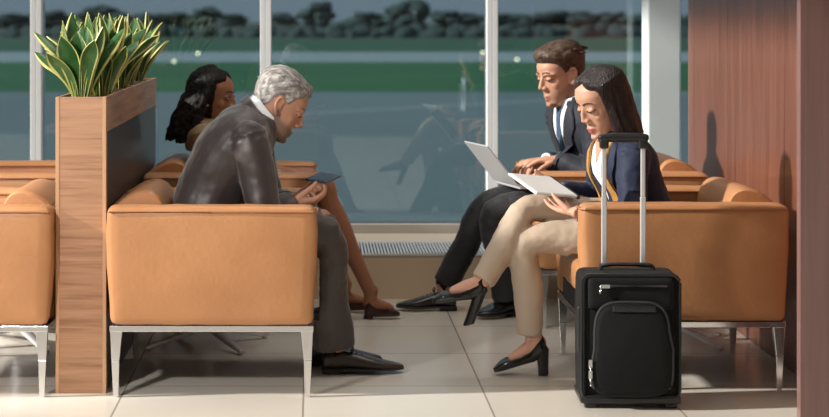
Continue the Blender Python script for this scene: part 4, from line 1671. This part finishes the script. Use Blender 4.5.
def build_outside():
    z = -3.0
    ya, yb, yc, yd, ye = ground_y(92), ground_y(62), ground_y(52), ground_y(39), ground_y(27)

    def strip(name, y0, y1, m, zz=0.0):
        o = G().box((-500, y0, z - .4), (700, y1, z + zz)).obj(name, m, smooth=False)
        return struct(o)
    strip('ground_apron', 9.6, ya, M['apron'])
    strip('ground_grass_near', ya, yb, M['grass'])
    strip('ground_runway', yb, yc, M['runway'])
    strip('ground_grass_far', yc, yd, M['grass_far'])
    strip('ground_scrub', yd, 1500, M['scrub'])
    # worn painted lines on the apron
    for k, (pa, pb, w) in enumerate((((300, 114), (690, 92.5), .5),)):
        a, b = [V(((px - HX) * ground_y(py) / FPX, ground_y(py), z)) for px, py in (pa, pb)]
        d = (b - a).normalized()
        n = V((-d.y, d.x, 0))
        g = G().hexa([a - n * w, b - n * w, b + n * w, a + n * w], [p + V((0, 0, .006)) for p in (a - n * w, b - n * w, b + n * w, a + n * w)])
        struct(g.obj('ground_line_marking', M['paint_line'], smooth=False))
    rnd = random.Random(4)

    def tree(px, pb, pt, wpx, label, m, seed, group=None, name='tree'):
        Y = ground_y(pb)
        s = Y / FPX
        x = (px - HX) * s
        zt = CAMZ - (pt - HY) * s
        H = zt - z
        W = wpx * s / 2
        t = thing(name, label, 'tree', (x, Y, z), 0, group)
        r2 = random.Random(seed)
        g = G()
        for i in range(34):
            a = r2.uniform(0, 6.283)
            rr = W * .62 * math.sqrt(r2.random())
            hz = r2.uniform(.10, .80)
            k = (1 - abs(hz - .5) * .9)
            br = r2.uniform(.24, .38) * W
            g.ell((rr * k * math.cos(a), rr * k * math.sin(a), H * hz), (br, br, br * H / W * .34), nu=14, nv=9)
        for v in g.v:
            v += V((noise.noise(v * .9), noise.noise(v * .9 + V((9, 0, 0))), noise.noise(v * .9 + V((0, 9, 0))))) * W * .09
        zmax = max(v.z for v in g.v)
        for v in g.v:
            v.z *= H / zmax
        g.obj('crown', m, t, angle=180)
        G().tube([(0, 0, 0), (0, 0, H * .5)], [W * .09, W * .06], n=8).obj('trunk', M['bark'], t)

    grp = 'trees in the treeline beyond the runway'
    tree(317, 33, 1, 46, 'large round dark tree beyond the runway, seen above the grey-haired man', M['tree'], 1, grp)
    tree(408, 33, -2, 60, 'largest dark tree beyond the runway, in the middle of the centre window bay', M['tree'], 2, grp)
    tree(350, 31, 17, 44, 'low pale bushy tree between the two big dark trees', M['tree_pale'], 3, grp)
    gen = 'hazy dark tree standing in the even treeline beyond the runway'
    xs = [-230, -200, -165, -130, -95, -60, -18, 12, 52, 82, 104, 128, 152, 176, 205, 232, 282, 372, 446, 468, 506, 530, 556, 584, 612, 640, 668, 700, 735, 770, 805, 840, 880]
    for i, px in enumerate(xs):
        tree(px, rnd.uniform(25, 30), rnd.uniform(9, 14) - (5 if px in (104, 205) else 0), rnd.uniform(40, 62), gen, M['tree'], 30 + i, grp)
    # scrub belt: a hedge of bushes nobody could count
    g = G()
    for i in range(260):
        px = rnd.uniform(-60, 720)
        Y = ground_y(rnd.uniform(35, 38))
        s = Y / FPX
        w = rnd.uniform(5, 11) * s
        g.ell(((px - HX) * s, Y, z + w * .3), (w, w * .6, w * rnd.uniform(.5, .9)), nu=10, nv=7)
    for v in g.v:
        v += V((noise.noise(v * .4), 0, noise.noise(v * .4 + V((0, 9, 0))))) * 1.0
    o = g.obj('scrub_vegetation', M['tree'], angle=180)
    tag(o, 'band of dark low scrub along the foot of the treeline', 'bushes', None, 'stuff')
    # runway edge lamps
    for px, py, lb in ((174, 61, 'glowing runway lamp near the black-haired woman, larger of two'), (198, 53, 'glowing runway lamp at the far runway edge behind the black-haired woman'),
                       (483, 52, 'glowing runway lamp just beside the window mullion'), (517, 59, 'glowing runway lamp seen before the brown-haired man\'s face')):
        Y = ground_y(py + 2.5)
        s = Y / FPX
        t = thing('runway_lamp', lb, 'runway light', ((px - HX) * s, Y, z), 0, 'runway edge lamps')
        r = 1.15 * s
        G().lathe([(r * .25, 0), (r * .3, r * 1.0), (r * .5, r * 1.1)], n=12).obj('lamp_post', M['mast'], t)
        G().ell((0, 0, r * 1.9), (r, r, r), nu=12, nv=8).obj('lamp_globe', M['runway_lamp'], t)
    # mast by the trees and a pale post on the apron
    Y = ground_y(34)
    s = Y / FPX
    t = thing('antenna_mast', 'thin pale mast rising before the largest dark tree', 'mast', ((415 - HX) * s, Y, z))
    G().tube([(0, 0, 0), (0, 0, 23 * s)], [.18, .12], n=8).obj('pole', M['mast'], t)
    Y = ground_y(110)
    s = Y / FPX
    t = thing('pale_post', 'pale slim post standing on the apron beside the window mullion', 'post', ((464 - HX) * s, Y, z))
    G().tube([(0, 0, 0), (0, 0, 31 * s)], [.09, .085], n=10, smooth=False).obj('pole', M['mast'], t)


# ------------------------------------------------------------------ light and camera
def build_light():
    w = bpy.data.worlds.new('overcast')
    SC.world = w
    w.use_nodes = True
    nt = w.node_tree
    bg = nt.nodes['Background']
    tc = nt.nodes.new('ShaderNodeTexCoord')
    sp = nt.nodes.new('ShaderNodeSeparateXYZ')
    r = nt.nodes.new('ShaderNodeValToRGB')
    r.color_ramp.elements[0].position = 0
    r.color_ramp.elements[0].color = (.50, .58, .68, 1)
    r.color_ramp.elements[1].position = .5
    r.color_ramp.elements[1].color = (.62, .68, .76, 1)
    nt.links.new(tc.outputs['Generated'], sp.inputs[0])
    nt.links.new(sp.outputs['Z'], r.inputs[0])
    nt.links.new(r.outputs[0], bg.inputs[0])
    bg.inputs[1].default_value = .56

    def sun(d, e, ang, col):
        l = bpy.data.lights.new('sun', 'SUN')
        l.energy = e
        l.angle = R(ang)
        l.color = col
        o = bpy.data.objects.new('sun', l)
        o.rotation_euler = V(d).to_track_quat('-Z', 'Y').to_euler()
        COL.objects.link(o)
    sun((1, .15, -.50), 5.9, 2.5, (1, .95, .87))

    def spot(loc, target, e, ang, blend, soft, col):
        l = bpy.data.lights.new('spot', 'SPOT')
        l.energy = e
        l.spot_size = R(ang)
        l.spot_blend = blend
        l.shadow_soft_size = soft
        l.color = col
        o = bpy.data.objects.new('spot', l)
        o.location = loc
        o.rotation_euler = (V(target) - V(loc)).to_track_quat('-Z', 'Y').to_euler()
        COL.objects.link(o)
    spot((-2.5, 5.8, 2.9), (-1.5, 6.5, .5), 360, 38, .6, .08, (1, .96, .92))  # added spot, brightens the empty armchairs left of the planter
    l = bpy.data.lights.new('overhead_fill', 'AREA')  # added overhead fill, lifts the ambient light on floor and plinth
    l.energy = 22
    l.size = 1.6
    l.color = (1, .96, .90)
    o = bpy.data.objects.new('overhead_fill', l)
    o.location = (.35, 7.0, 2.95)
    COL.objects.link(o)
    spot((-1.6, 3.6, 1.75), (-.75, 6.2, .5), 250, 54, 1.0, .09, (1, .95, .9))


def build_camera():
    cd = bpy.data.cameras.new('camera')
    cam = bpy.data.objects.new('camera', cd)
    COL.objects.link(cam)
    cam.location = (0, 0, CAMZ)
    cam.rotation_euler = (R(90), 0, 0)
    cd.sensor_fit = 'HORIZONTAL'
    cd.sensor_width = 36
    cd.lens = 36 * FPX / 829
    cd.shift_x = (829 / 2 - HX) / 829
    cd.shift_y = -(417 / 2 - HY) / 829
    cd.clip_end = 3000
    cd.dof.use_dof = True
    cd.dof.focus_distance = 6.4
    cd.dof.aperture_fstop = 3.8
    SC.camera = cam
    vs = SC.view_settings
    vs.view_transform = 'Standard'
    vs.look = 'None'
    vs.gamma = 1
    vs.exposure = 0


build_room()
build_furniture()
build_planter()
build_suitcase()
person_grey()
person_curly()
person_laptop()
person_beige()
build_outside()
build_light()
build_camera()
